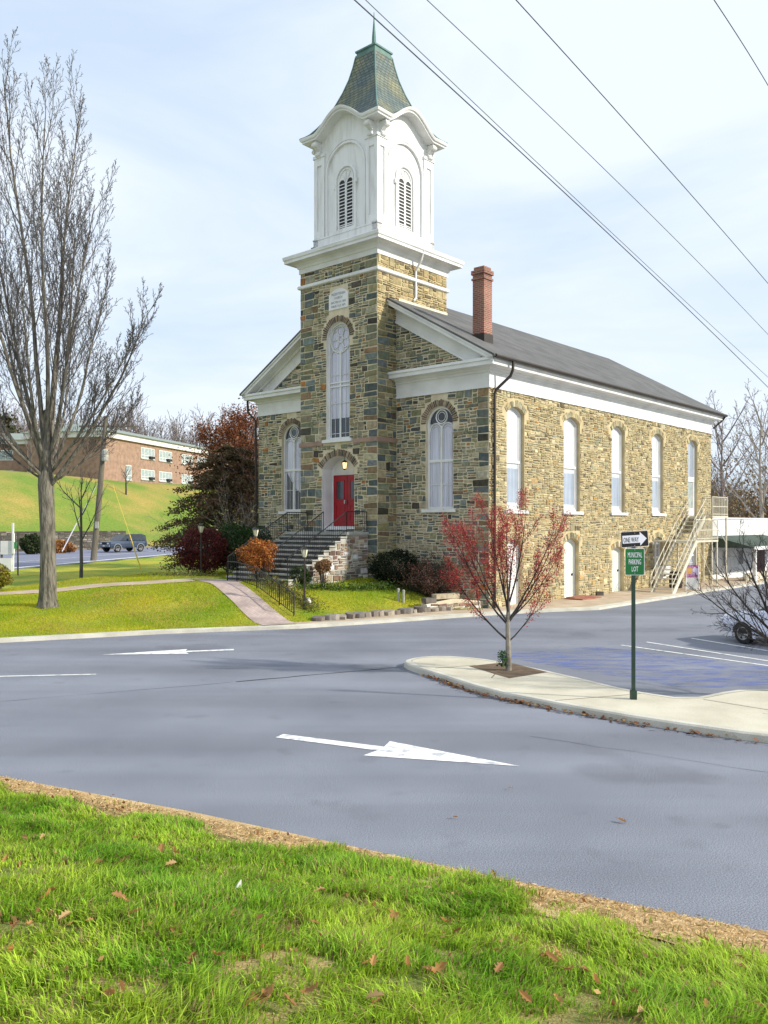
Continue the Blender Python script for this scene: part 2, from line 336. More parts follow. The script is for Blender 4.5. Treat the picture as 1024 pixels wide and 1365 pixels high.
# ---------------------------------------------------------------- where things stand
CX, CY = 3.895, 31.70                                           # near front corner of the church
US = Vector((.6625, .7491)); UF = Vector((-.7491, .6625))       # along the side wall / along the front
ROT = math.atan2(US.y, US.x)
def loc2w(t, s): return (CX + US.x * t + UF.x * s, CY + US.y * t + UF.y * s)
def w2loc(x, y):
    dx, dy = x - CX, y - CY; return (dx * US.x + dy * US.y, dx * UF.x + dy * UF.y)
KERB = [(-46, 5.6), (-10.37, 23.09), (-6.4, 24.99), (-2.58, 26.24), (0.2, 27.85), (3.49, 29.9), (5.3, 30.9), (8.06, 32.0), (11.84, 36.3), (16.14, 41.3), (24, 50), (60, 84)]
def pl_dist(x, y, pl):
    best = 1e9
    for (ax, ay), (bx, by) in zip(pl[:-1], pl[1:]):
        dx, dy = bx - ax, by - ay; t = max(0, min(1, ((x - ax) * dx + (y - ay) * dy) / (dx * dx + dy * dy)))
        d = math.hypot(x - ax - dx * t, y - ay - dy * t); best = min(best, d)
    return best
def offset(pl, d):                                              # to the left of the direction of travel
    out = []
    for i, p in enumerate(pl):
        a, b = pl[max(i - 1, 0)], pl[min(i + 1, len(pl) - 1)]
        l = math.hypot(b[0] - a[0], b[1] - a[1]); out.append((p[0] - (b[1] - a[1]) / l * d, p[1] + (b[0] - a[0]) / l * d))
    return out
def yard_z(x, y):
    t, s = w2loc(x, y); dc = pl_dist(x, y, KERB)
    amp = (0.36 + 0.64 * sm(-14, -6.5, t)) * sm(-0.3, 3.4, s)
    amp = amp + (0.42 - amp) * sm(13.5, 19, s)
    return 0.085 + amp * 0.97 * (.6 * min(1, max(0, (dc - 1.0) / 4.6)) + .4 * sm(0.9, 5.6, dc)) + 0.02 * math.sin(x * 1.7 + y) * sm(1.0, 3.0, dc)
def on_yard(px, py):
    z = 0.5
    for _ in range(30):
        Y = FPX * (EYE - z) / (py - HORIZON); X = (px - 512) / FPX * Y; z = 0.5 * z + 0.5 * yard_z(X, Y)
    return X, Y, yard_z(X, Y)
def bank_d(x, y): return (x + .09) * -.465 + (y - 8.27) * -.885
def bank_z(x, y):
    d = bank_d(x, y); return 0.02 + 0.205 * max(0, d) + (0.03 * math.sin(1.9 * x + .7 * y) + 0.02 * math.sin(4.1 * y - 2.3 * x)) * sm(0, 1, d)
def sheet(name, boundary, zf, m, spacing=None, parent=None):
    pts = [Vector(p) for p in boundary]; n = len(pts)
    if spacing:
        dense = []
        for i in range(n):
            a, b = pts[i], pts[(i + 1) % n]; k = max(1, int((b - a).length / spacing))
            dense += [a + (b - a) * (j / k) for j in range(k)]
        pts = dense; n = len(pts)
        xs = [p.x for p in pts]; ys = [p.y for p in pts]
        def inside(x, y):
            c = False; j = n - 1
            for i in range(n):
                if (ys[i] > y) != (ys[j] > y) and x < (xs[j] - xs[i]) * (y - ys[i]) / (ys[j] - ys[i]) + xs[i]: c = not c
                j = i
            return c
        extra = []
        y = min(ys) + spacing / 2; k = 0
        while y < max(ys):
            x = min(xs) + spacing * (.25 + .5 * (k % 2))
            while x < max(xs):
                if inside(x, y): extra.append(Vector((x, y)))
                x += spacing
            y += spacing; k += 1
    else: extra = []
    vs, _, fs, *_ = delaunay_2d_cdt(pts + extra, [(i, (i + 1) % n) for i in range(n)], [list(range(n))], 1, 1e-4)
    b = MB(); b.add([(v.x, v.y, zf(v.x, v.y)) for v in vs], [tuple(f) for f in fs])
    o = b.build(name, m, parent, smooth=True, fix=False)
    return o
def flat(z): return lambda x, y: z

# ---------------------------------------------------------------- ground, roads, kerbs
struct(sheet('ground', [(-900, -300), (900, -300), (900, 1400), (-900, 1400)], flat(-.12), M['lawn']))
struct(sheet('road', [(-60, -30), (80, -30), (80, 130), (30, 90), (-6, 60), (-12, 30), (-60, 12)], flat(0), M['asphalt']))
KIN = offset(KERB, .42)
b = MB()
for i in range(len(KERB) - 1):
    (ax, ay), (bx, by) = KERB[i], KERB[i + 1]; (cx, cy), (dx, dy) = KIN[i], KIN[i + 1]
    for (p, q, h0, h1) in (((ax, ay), (bx, by), -.05, .085),):
        b.add([(ax, ay, -.05), (bx, by, -.05), (bx, by, .085), (ax, ay, .085), (cx, cy, .09), (dx, dy, .09)], [(0, 1, 2, 3), (3, 2, 5, 4)])
struct(b.build('kerb', M['kerb']))
EDGE = [(-2.3, 27.55), (-1.2, 28.25), (-.31, 28.98), (1.28, 30.33), (2.4, 31.09), (3.95, 31.85)]
WALKOUT = offset(KERB, .40)
walk = [WALKOUT[3], WALKOUT[4], WALKOUT[5], WALKOUT[6], WALKOUT[7], WALKOUT[8], WALKOUT[9], WALKOUT[10], loc2w(24, .2), loc2w(.2, .3)] + EDGE[::-1] + [(-3.3, 26.9)]
struct(sheet('sidewalk', walk, lambda x, y: .082, M['tan_walk'], 1.2))
lawn = [KIN[0], KIN[1], KIN[2], KIN[3], (-3.2, 26.95)] + EDGE + [loc2w(2, 3), loc2w(20, 4), loc2w(32, 6), (-10, 95), (-17.5, 84), (-18.5, 75), (-22, 51), (-25, 30), (-46, 9)]
struct(sheet('lawn', lawn, yard_z, M['lawn'], .7))
# brick path from the kerb to the steps, and the cross path to the left
pth = [(-3.7, 26.2), (-2.7, 26.75), (-4.2, 29.4), (-5.3, 31.3), (-5.2, 32.2), (-6.3, 33.5), (-7.6, 33.2), (-6.75, 31.8), (-5.1, 28.9)]
struct(sheet('path', pth, lambda x, y: yard_z(x, y) + .02, M['path'], .35))
struct(sheet('cross_path', [(-7.05, 31.95), (-7.55, 33.2), (-10.5, 32.75), (-14.5, 32.6), (-24, 32.4), (-24, 31.5), (-14.5, 31.6), (-10.5, 31.75)], lambda x, y: yard_z(x, y) + .025, M['tan_walk'], .5))
# main road, its line, the hill behind it
MR_N = [(-30, -5), (-22, 51), (-18.5, 75), (-11, 125), (0, 190)]
def far_edge_d(x, y): return (x + 30) * -.90 + (y - 97) * .435
MR_F = [(-52, 52), (-38, 82), (-26, 106), (-12, 140), (0, 190)]
struct(sheet('main_road', [(-30, -5), (-22, 51), (-18.5, 75), (-11, 125), (0, 190), (-12, 150), (-26, 108), (-38, 84), (-52, 54), (-60, 10)], flat(.52), M['asphalt2']))
b = MB()
for off, w in ((-5.2, .14), (-5.5, .0), (-.5, .45)):
    if w:
        A_, B_ = offset(MR_N[1:4], -off), offset(MR_N[1:4], -off + w)
        for i in range(2): b.add([(*A_[i], .545), (*A_[i + 1], .545), (*B_[i + 1], .545), (*B_[i], .545)], [(0, 1, 2, 3)])
struct(b.build('main_road_line', M['paint']))
def hill_z(x, y):
    e = far_edge_d(x, y)
    return .42 + 10.0 * sm(-1, 30, e) + .012 * max(0, e - 30) + .25 * math.sin(x * .13 + y * .07) * sm(3, 15, e)
def hill_ray(px, py):
    for Y in np.arange(75, 260, .5):
        X = (px - 512) / FPX * Y
        if far_edge_d(X, Y) > 0 and EYE + (HORIZON - py) / FPX * Y <= hill_z(X, Y): return X, Y, hill_z(X, Y)
    return X, Y, hill_z(X, Y)
gx = np.arange(-190, 130, 3.0); gy = np.arange(40, 330, 3.0); b = MB(); idx = {}
for i, x in enumerate(gx):
    for j, y in enumerate(gy):
        if far_edge_d(x, y) > -4 and far_edge_d(x, y) < 240: idx[i, j] = len(b.v); b.v.append((x, y, hill_z(x, y)))
for i in range(len(gx) - 1):
    for j in range(len(gy) - 1):
        k = [(i, j), (i + 1, j), (i + 1, j + 1), (i, j + 1)]
        if all(q in idx for q in k): b.f.append([idx[q] for q in k]); b.m.append(0); b.c.append((1, 1, 1))
struct(b.build('hill', M['hillgrass'], smooth=True))

# painted markings
def arrow(p0, p1, head, hw, sw, name):
    p0, p1 = Vector(p0), Vector(p1); d = (p1 - p0).normalized(); n = Vector((-d.y, d.x)); L = (p1 - p0).length; h = p0 + d * (L - head)
    pts = [p0 + n * sw, h + n * sw, h + n * hw - d * .06, p1, h - n * hw - d * .06, h - n * sw, p0 - n * sw]
    b = MB(); b.add([(p.x, p.y, .006) for p in pts], [(0, 1, 5, 6), (1, 2, 3), (1, 3, 5), (3, 4, 5)]); struct(b.build(name, M['paint'], fix=False))
arrow((-1.58, 12.93), (1.80, 11.30), 2.05, .43, .11, 'road_arrow')
arrow((-3.83, 21.82), (-6.92, 20.98), 2.0, .40, .10, 'road_arrow')
def stripe(name, p, q, w, m, z=.006, jag=0):
    p, q = Vector(p), Vector(q); d = (q - p).normalized(); n = Vector((-d.y, d.x)) * w / 2; b = MB()
    k = max(1, int((q - p).length / .35)) if jag else 1; rg = random.Random(5); vs = []
    for i in range(k + 1):
        c = p + (q - p) * (i / k); o = n.normalized() * rg.uniform(-jag, jag); wd = n * (rg.uniform(.5, 1.2) if jag else 1)
        vs += [(*(c + o + wd), z), (*(c + o - wd), z)]
    b.add(vs, [(2 * i, 2 * i + 1, 2 * i + 3, 2 * i + 2) for i in range(k)]); return struct(b.build(name, m, fix=False))
stripe('lane_line', (-9.6, 17.78), (-6.14, 18.24), .09, M['paint'])
for p, q in (((6.28, 22.66), (9.6, 18.1)), ((7.13, 23.24), (10.4, 17.6)), ((8.63, 24.0), (11.2, 18.3)), ((11.4, 24.6), (14.4, 18.0))): stripe('parking_line', p, q, .09, M['paint'])
stripe('tar_seam', (-3.0, 17.37), (0.42, 19.2), .055, M['iron'], .004, .018)
stripe('faint_seam', (-9.5, 14.2), (-3.1, 17.3), .012, M['rubber'], .004, .02)
stripe('faint_seam', (2.2, 12.9), (7.5, 9.3), .008, M['rubber'], .004, .03)
struct(sheet('blue_marking', [(2.6, 21.0), (5.6, 22.4), (9.2, 18.6), (8.2, 17.2), (6.0, 16.6), (4.4, 18.6)], flat(.005), M['blue_paint']))

# island with kerb
ISL = [(.41, 19.3), (.55, 18.7), (1.06, 17.71), (1.93, 15.93), (3.08, 14.6), (4.11, 13.6), (5.59, 12.45), (8.5, 11.0), (14, 9.6), (22, 8.9), (22, 11), (14, 11.6), (9.0, 12.5), (6.2, 13.9), (6.7, 14.2), (13, 14.6), (13, 16.2), (7.0, 16.0), (6.45, 15.9), (5.35, 15.1), (4.6, 15.85), (3.85, 17.3), (2.98, 18.75), (2.15, 19.75), (1.35, 20.05), (.75, 19.85)]
def round_poly(pts, it=2):
    for _ in range(it):
        o = []
        for i in range(len(pts)):
            a, c = Vector(pts[i]), Vector(pts[(i + 1) % len(pts)]); o += [tuple(a * .78 + c * .22), tuple(a * .22 + c * .78)]
        pts = o
    return pts
isl = round_poly(ISL, 1); n = len(isl)
def inset(pts, d):
    out = []
    for i, p in enumerate(pts):
        a, c = pts[i - 1], pts[(i + 1) % len(pts)]; l = math.hypot(c[0] - a[0], c[1] - a[1]) or 1
        out.append((p[0] - (c[1] - a[1]) / l * d, p[1] + (c[0] - a[0]) / l * d))
    return out
b = MB(); loops = [(isl, -.05), (inset(isl, .012), .10), (inset(isl, .04), .128), (inset(isl, .17), .132)]
for (l0, z0), (l1, z1) in zip(loops[:-1], loops[1:]):
    b.add([(*p, z0) for p in l0] + [(*p, z1) for p in l1], [(i, (i + 1) % n, n + (i + 1) % n, n + i) for i in range(n)])
struct(b.build('island_kerb', M['kerb'], fix=False))
top = inset(isl, .18)
struct(sheet('island_pavement', top, flat(.130), M['concrete']))
for p, q in (((1.1, 18.25), (2.0, 18.65)), ((2.99, 14.9), (4.65, 15.5)), ((5.6, 15.0), (6.4, 14.1)), ((2.15, 17.1), (2.3, 17.6))): stripe('pavement_joint', p, q, .018, M['earth'], .134)
struct(sheet('tree_pit', [(1.84, 18.5), (2.75, 19.05), (3.4, 17.75), (2.5, 17.05)], flat(.136), M['earth']))
# dead leaves along the gutter
rg = random.Random(3); VV = []; CC = []
for k in range(620):
    i = rg.uniform(1.6, 6.2); a, c = ISL[int(i)], ISL[int(i) + 1]; f = i - int(i)
    if rg.random() < .45 and not (2.2 < i < 3.5): continue
    x = a[0] + (c[0] - a[0]) * f - abs(rg.gauss(.02, .07)); y = a[1] + (c[1] - a[1]) * f - abs(rg.gauss(.02, .07)); s_ = rg.uniform(.02, .05); an = rg.uniform(0, 6.3); z = rg.uniform(.01, .06)
    u = np.array([math.cos(an), math.sin(an), rg.uniform(-.5, .5)]) * s_; w = np.array([-math.sin(an), math.cos(an), rg.uniform(-.5, .5)]) * s_ * .7; p = np.array([x, y, z])
    VV.append([p - u, p - w, p + u, p + w]); q = rg.uniform(.6, 1.3); CC.append(rg.choice([(.24 * q, .09 * q, .03 * q), (.16 * q, .07 * q, .03 * q), (.32 * q, .18 * q, .07 * q)]))
tag(quads_obj('leaf_litter', np.array(VV), np.array(CC), M['leaf']), 'brown dead leaves gathered in the gutter along the island kerb', 'leaf litter', kind='stuff')

# ---------------------------------------------------------------- stonework
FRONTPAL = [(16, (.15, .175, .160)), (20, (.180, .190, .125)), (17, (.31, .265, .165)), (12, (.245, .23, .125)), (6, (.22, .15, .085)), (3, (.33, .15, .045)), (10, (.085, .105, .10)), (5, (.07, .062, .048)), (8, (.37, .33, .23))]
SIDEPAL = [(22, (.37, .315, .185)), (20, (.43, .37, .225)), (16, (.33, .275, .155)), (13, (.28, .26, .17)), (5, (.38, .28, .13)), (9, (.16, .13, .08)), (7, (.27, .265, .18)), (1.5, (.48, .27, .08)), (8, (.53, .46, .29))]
def pick(pal, rg):
    t = rg.uniform(0, sum(w for w, _ in pal))
    for w, c in pal:
        t -= w
        if t <= 0: break
    k = rg.uniform(.72, 1.28); return (c[0] * k * rg.uniform(.94, 1.06), c[1] * k, c[2] * k * rg.uniform(.92, 1.08))
def arc(uc, h, z0, zc, Rr, n=14):
    a0 = math.acos(min(1, h / Rr)); return [(uc - h, z0), (uc + h, z0)] + [(uc + Rr * math.cos(a0 + (math.pi - 2 * a0) * i / n), zc + Rr * math.sin(a0 + (math.pi - 2 * a0) * i / n)) for i in range(n + 1)]
class Arch:                                                     # an arched opening
    def __init__(s, uc, h, z0, ztop, rise=None):
        s.uc, s.h, s.z0 = uc, h, z0; rise = rise or h; s.R = (h * h + rise * rise) / (2 * rise); s.zc = ztop - s.R; s.zt = ztop; s.spring = ztop - rise
    def loop(s, f=0, n=14): return arc(s.uc, s.h - f, s.z0 + f, s.zc, s.R - f, n)
    def half(s, z, mg=0, low=0):
        if z < s.z0 - low: return None
        if z < s.spring: return s.h + (0 if z < s.spring - .25 else mg * .5)
        k = (s.R + mg) ** 2 - (z - s.zc) ** 2
        return None if k <= 0 else min(s.h + mg, math.sqrt(k))
def stones(b, P, lo, hi, z0, z1, ops, pal, seed, cw=(.20, .52), ch=(.2, .36), gap=.020, mi=1, jit=.020, split=(.35, .47), quoin=None, ring=.28):
    rg = random.Random(seed); z = z0; ph = [rg.uniform(0, 6.3) for _ in range(4)]
    cur = 0
    def wav(u, k): return .018 * math.sin(u * 1.7 + ph[0] + k * 2.1) + .012 * math.sin(u * 4.3 + ph[1] + k * 1.3)
    row = 0
    while z < z1 - .04:
        zb = min(z + rg.uniform(*ch), z1)
        if z1 - zb < .12: zb = z1
        a, c = max(lo(z), lo(zb)), min(hi(z), hi(zb)); iv = [(a, c)] if c - a > .06 else []
        for o in ops:
            hs = [o.half(q, getattr(o, 'ring', ring), .0) for q in (z + .01, (z + zb) / 2, zb - .01)]; hs = [h for h in hs if h is not None]
            if hs:
                h = max(hs) + .01; nv = []
                for p, q in iv:
                    if o.uc - h > p: nv.append((p, min(q, o.uc - h)))
                    if o.uc + h < q: nv.append((max(p, o.uc + h), q))
                iv = [v for v in nv if v[1] - v[0] > .03]
        for p, q in iv:
            u = p
            while u < q - .02:
                w = rg.uniform(*cw) * (1.35 if rg.random() < .2 else 1); big = False
                if quoin and ((u == p and abs(p - quoin[0]) < .02) or (abs(q - quoin[1]) < .02 and q - u < .95)): w = rg.uniform(.45, .75); big = True
                if q - (u + w) < .16: w = q - u
                x = rg.random(); parts = 1 if big or x < split[0] else (2 if x < split[0] + split[1] else 3)
                cuts = [0] + sorted((i + 1) / parts + rg.uniform(-.12, .12) for i in range(parts - 1)) + [1]
                for i in range(parts):
                    za, zz = z + (zb - z) * cuts[i], z + (zb - z) * cuts[i + 1]
                    subs = [(u, u + w)]
                    if parts > 1 and w > .38 and rg.random() < .5: m_ = u + w * rg.uniform(.35, .65); subs = [(u, m_), (m_, u + w)]
                    for sa, sb in subs:
                        def wz(uu, zz_, k): return zz_ + (wav(uu, row) * (1 - k) + wav(uu, row + 1) * k) * (0 if zz_ <= z0 + .01 or zz_ >= z1 - .01 else 1)
                        g = gap; j = lambda: rg.uniform(-jit, jit) * min(1, (zz - za) / .16)
                        c4 = [(sa + g + j(), wz(sa, za, cuts[i]) + g + j()), (sb - g + j(), wz(sb, za, cuts[i]) + g + j()), (sb - g + j(), wz(sb, zz, cuts[i + 1]) - g + j()), (sa + g + j(), wz(sa, zz, cuts[i + 1]) - g + j())]
                        mu, mz = (sa + sb) / 2, (za + zz) / 2; d = rg.uniform(.012, .04); k = .82
                        in4 = [(mu + (uu - mu) * (1 - min(.3, .014 / max(.03, (sb - sa) / 2))), mz + (z_ - mz) * (1 - min(.3, .014 / max(.03, (zz - za) / 2)))) for uu, z_ in c4]
                        b.add([P(uu, z_, 0) for uu, z_ in c4] + [P(uu, z_, d + rg.uniform(-.006, .006)) for uu, z_ in in4],
                              [(4, 5, 6, 7), (0, 1, 5, 4), (1, 2, 6, 5), (2, 3, 7, 6), (3, 0, 4, 7)], mi, pick(pal, rg))
                u += w
        z = zb; row += 1
def voussoirs(b, P, o, pal, seed, ring=.27, step=.085, mi=1, fill=.18):
    rg = random.Random(seed); a0 = math.acos(min(1, o.h / o.R)); n = max(5, int((math.pi - 2 * a0) * (o.R + ring / 2) / step))
    for i in range(n):
        a1 = a0 + (math.pi - 2 * a0) * (i + fill) / n; a2 = a0 + (math.pi - 2 * a0) * (i + 1 - fill) / n; r1 = o.R + .005; r2 = o.R + ring * rg.uniform(.8, 1.02)
        q = [(o.uc + r * math.cos(a), o.zc + r * math.sin(a)) for r, a in ((r1, a1), (r1, a2), (r2, a2), (r2, a1))]
        b.prism(q, P, 0, rg.uniform(.012, .03), mi, pick(pal, rg))
ARCHPAL = [(5, (.17, .12, .085)), (4, (.24, .17, .11)), (4, (.09, .075, .06)), (2, (.30, .24, .17))]

ch = thing('church', 'old stone church with white belfry tower, slate roof and red front door', 'church', (CX, CY, 0), ROT)
PF = lambda u, z, d: (-d, u, z)                                 # front wall: u = s
PS = lambda u, z, d: (u, -d, z)                                 # side wall: u = t
W_, L_ = 13.1, 21.85
T0, T1, TD = 4.53, 8.97, 1.15                                   # tower from / to along the front, how far it stands out
PT = lambda u, z, d: (-TD - d, u, z)
PTR = lambda u, z, d: (u, T0 - d, z)
WIN_F = [Arch(2.33, .66, 3.80, 7.80), Arch(10.80, .66, 3.80, 7.78)]
SIDE_U = [Arch(1.80, .62, 3.75, 7.74, .26), Arch(6.17, .69, 3.75, 7.74, .27), Arch(10.48, .67, 3.75, 7.74, .27), Arch(14.80, .67, 3.75, 7.74, .27), Arch(19.27, .65, 3.62, 7.74, .27)]
SIDE_L = [Arch(1.75, .56, -.05, 2.62, .22), Arch(6.15, .62, -.05, 2.62, .24), Arch(10.46, .61, -.05, 2.16, .16), Arch(14.82, .60, .62, 2.58, .24), Arch(19.3, .60, .62, 2.58, .24)]
Z_FR0, PIT = 8.30, .57
def roof_z(s): return 9.36 + PIT * (min(s, W_ - s) + .55)
b = MB()
b.holed([(0, -.6), (W_, -.6), (W_, 9.3), (W_ / 2, 9.3 + W_ / 2 * PIT), (0, 9.3)], [w.loop() for w in WIN_F], PF, 0, 0, .34)
b.holed([(0, -.6), (L_, -.6), (L_, 9.2), (0, 9.2)], [w.loop() for w in SIDE_U + SIDE_L], PS, 0, 2, .30)
b.add([(L_, 0, -.6), (L_, W_, -.6), (L_, W_, 9.2), (L_, W_ / 2, 9.3 + W_ / 2 * PIT), (L_, 0, 9.2), (0, W_, -.6), (0, W_, 9.2)], [(0, 1, 2, 3, 4), (1, 5, 6, 2)], 2)
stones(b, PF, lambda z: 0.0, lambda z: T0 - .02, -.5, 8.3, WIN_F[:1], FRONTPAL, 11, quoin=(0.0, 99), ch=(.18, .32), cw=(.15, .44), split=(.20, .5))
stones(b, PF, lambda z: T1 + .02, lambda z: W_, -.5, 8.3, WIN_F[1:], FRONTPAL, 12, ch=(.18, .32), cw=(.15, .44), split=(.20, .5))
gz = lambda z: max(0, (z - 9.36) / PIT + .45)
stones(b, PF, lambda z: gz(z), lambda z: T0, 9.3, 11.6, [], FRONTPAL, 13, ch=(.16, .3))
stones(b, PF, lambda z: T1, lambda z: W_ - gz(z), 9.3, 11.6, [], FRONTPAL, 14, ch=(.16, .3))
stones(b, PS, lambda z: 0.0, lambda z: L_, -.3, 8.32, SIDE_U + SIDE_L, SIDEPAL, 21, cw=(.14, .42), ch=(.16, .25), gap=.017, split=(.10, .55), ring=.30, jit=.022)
for i, w in enumerate(WIN_F): voussoirs(b, PF, w, ARCHPAL, 30 + i)
for i, w in enumerate(SIDE_U + SIDE_L): voussoirs(b, PS, w, SIDEPAL, 40 + i, ring=.26, step=.10, fill=.07)
b.build('wall', [M['mortar'], M['stone'], M['mortar_tan']], ch, fix=False)

# tower shaft
TW_Z = 13.95
DOOR = Arch(6.72, .93, 2.90, 6.02, .50); CWIN = Arch(6.72, .67, 6.72, 11.56); PLQ = Arch(6.67, .55, 12.08, 12.92, .22); PLQ.ring = .02
b = MB()
b.holed([(T0, -.6), (T1, -.6), (T1, TW_Z), (T0, TW_Z)], [DOOR.loop(), CWIN.loop()], PT, 0, 0, .62, 2)
TB = 3.35
b.add([PTR(-TD, -.6, 0), PTR(TB, -.6, 0), PTR(TB, TW_Z, 0), PTR(-TD, TW_Z, 0)], [(0, 1, 2, 3)], 3)
b.add([(-TD, T1, -.6), (TB, T1, -.6), (TB, T1, TW_Z), (-TD, T1, TW_Z), (TB, T0, -.6), (TB, T0, TW_Z)], [(0, 1, 2, 3), (1, 4, 5, 2)], 3)
BELTZ = 6.60
for za, zb, sd, kk in ((-.4, 6.50, 51, .0), (6.68, 13.26, 52, 1), (13.42, 13.95, 53, 1)):
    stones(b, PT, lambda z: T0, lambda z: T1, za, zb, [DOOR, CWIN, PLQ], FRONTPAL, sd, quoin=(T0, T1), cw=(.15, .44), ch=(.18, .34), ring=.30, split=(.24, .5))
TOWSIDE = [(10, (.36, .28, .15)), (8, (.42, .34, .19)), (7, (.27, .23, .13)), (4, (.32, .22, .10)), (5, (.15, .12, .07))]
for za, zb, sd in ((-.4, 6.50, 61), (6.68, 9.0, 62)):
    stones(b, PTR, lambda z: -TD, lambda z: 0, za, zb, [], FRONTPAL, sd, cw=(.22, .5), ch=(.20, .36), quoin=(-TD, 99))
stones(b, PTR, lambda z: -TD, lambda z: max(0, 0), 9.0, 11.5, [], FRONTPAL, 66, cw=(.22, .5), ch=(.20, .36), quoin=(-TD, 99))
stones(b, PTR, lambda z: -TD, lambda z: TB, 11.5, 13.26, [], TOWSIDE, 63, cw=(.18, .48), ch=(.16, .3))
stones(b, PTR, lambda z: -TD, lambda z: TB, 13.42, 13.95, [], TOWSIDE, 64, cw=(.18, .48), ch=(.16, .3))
voussoirs(b, PT, DOOR, ARCHPAL, 70, ring=.30, step=.09); voussoirs(b, PT, CWIN, ARCHPAL, 71, ring=.28)
tower = b.build('tower', [M['mortar'], M['stone'], M['white'], M['mortar_tan']], ch, fix=False)
b = MB()                                                        # brown belt course, split round the window sill
b.box(-TD - .055, -TD + .1, CWIN.uc + CWIN.h + .22, T1 + .05, 6.50, 6.68); b.build('belt_course', M['belt'], tower)
b = MB(); L_pts = [(-TD - .055, CWIN.uc - CWIN.h - .22), (-TD - .055, T0 - .055), (0, T0 - .055), (0, T0 + .1), (-TD + .1, T0 + .1), (-TD + .1, CWIN.uc - CWIN.h - .22)]
b.prism(L_pts, lambda u, z, d: (u, z, d), 6.50, 6.68); b.build('belt_course', M['belt'], tower)
def ring_sweep(b, x0, x1, y0, y1, prof, m=0):                   # profile (offset, z) carried round a rectangle
    vs = []
    for o, z in prof: vs += [(x0 - o, y0 - o, z), (x1 + o, y0 - o, z), (x1 + o, y1 + o, z), (x0 - o, y1 + o, z)]
    b.add(vs, [(i * 4 + k, i * 4 + (k + 1) % 4, i * 4 + 4 + (k + 1) % 4, i * 4 + 4 + k) for i in range(len(prof) - 1) for k in range(4)], m)
b = MB(); ring_sweep(b, -TD, TB, T0, T1, [(.0, 13.25), (.07, 13.27), (.10, 13.30), (.10, 13.38), (.07, 13.42), (0, 13.44)]); b.build('belt_moulding', M['white'], tower)
b = MB(); ring_sweep(b, -TD, TB, T0, T1, [(-.1, 13.93), (.05, 13.93), (.05, 14.13), (.09, 14.15), (.12, 14.24), (.20, 14.33), (.40, 14.38), (.42, 14.36), (.50, 14.36), (.50, 14.46), (.54, 14.50), (.56, 14.62), (.52, 14.66), (-.38, 15.0)])
b.build('tower_cornice', M['white'], tower)
b = MB(); b.prism(PLQ.loop(), PT, -.05, .03); plq = b.build('plaque', M['white'], tower)
def lettering(txt, size, mtx, m, parent, name='lettering', ext=.004, align='CENTER', sx=1.0):
    cu = bpy.data.curves.new('t', 'FONT'); cu.body = txt; cu.size = size; cu.extrude = ext; cu.align_x = align; cu.resolution_u = 2
    o = bpy.data.objects.new('t', cu); COL.objects.link(o); dg = bpy.context.evaluated_depsgraph_get(); me = bpy.data.meshes.new_from_object(o.evaluated_get(dg))
    bpy.data.objects.remove(o); me.transform(mtx @ Matrix.Diagonal((sx, 1, 1, 1))); me.materials.clear(); me.materials.append(m); me.name = name
    o = bpy.data.objects.new(name, me); COL.objects.link(o); o.parent = parent; return o
M['grey_letter'] = mat('grey_letter', (.30, .32, .36), (.26, .28, .32), 4, .8)
# text on the front faces -x (local): text x -> -y, text y -> z
def front_text(txt, u, z, size, parent, m, x, sx=1.0):
    mt = Matrix(((0, 0, -1, x), (-1, 0, 0, u), (0, 1, 0, z), (0, 0, 0, 1))); return lettering(txt, size, mt, m, parent, sx=sx)
tx = []
for txt, z, sz in (('PRESBYTERIAN', 12.66, .15), ('CHURCH', 12.50, .14), ('ERECTED A.D. 1850', 12.33, .125), ('REBUILT A.D. 1870', 12.17, .125)):
    tx.append(front_text(txt, PLQ.uc, z, sz, tower, M['grey_letter'], -TD - .032, .8))
with_me = tx[0]
bm = bmesh.new()
for o in tx: bm.from_mesh(o.data)
bm.to_mesh(tx[0].data); bm.free()
for o in tx[1:]: bpy.data.objects.remove(o)

# entablature, cornice, pediment
b = MB(); ring_sweep(b, 0, L_, 0, W_, [(-.1, 8.28), (.06, 8.28), (.06, 8.36), (.04, 8.37), (.04, 8.84), (.09, 8.86), (.09, 8.93), (.16, 8.97), (.20, 9.02), (.46, 9.05), (.48, 9.04), (.50, 9.04), (.50, 9.18), (.55, 9.20), (.55, 9.30), (.40, 9.33), (-.1, 9.36)])
b.build('cornice', M['white'], ch)
for sg in (0, 1):                                               # raking cornice each side
    b = MB()
    def yy(s): return s if sg == 0 else W_ - s
    def rk(s0, dz0, dz1, x0, x1, s1=W_ / 2, st=0.0):
        b.add([(x, yy(s), 9.36 + PIT * (s + .55) + dz) for x in (x0, x1) for s, dz in ((s0, dz0), (s1, dz0), (s1, dz1), (s0, dz1))],
              [(0, 1, 2, 3), (4, 7, 6, 5), (0, 4, 5, 1), (1, 5, 6, 2), (2, 6, 7, 3), (3, 7, 4, 0)])
    rk(-.55, -.24, -.03, -.55, -.50); rk(-.55, -.10, -.028, -.60, -.55); rk(-.45, -.24, -.20, -.50, .0); rk(-.3, -.36, -.24, -.16, -.0)
    rk(.35, -.82, -.30, -.05, .06); rk(.42, -.90, -.80, -.09, .06)
    b.build('pediment_trim', M['white'], ch); b = MB()
    rk(-.55, -.24, -.03, L_ + .50, L_ + .55); rk(-.45, -.24, -.20, L_, L_ + .5); rk(.3, -.8, -.24, L_ - .05, L_ + .05)
    b.build('pediment_trim', M['white'], ch)
b = MB()
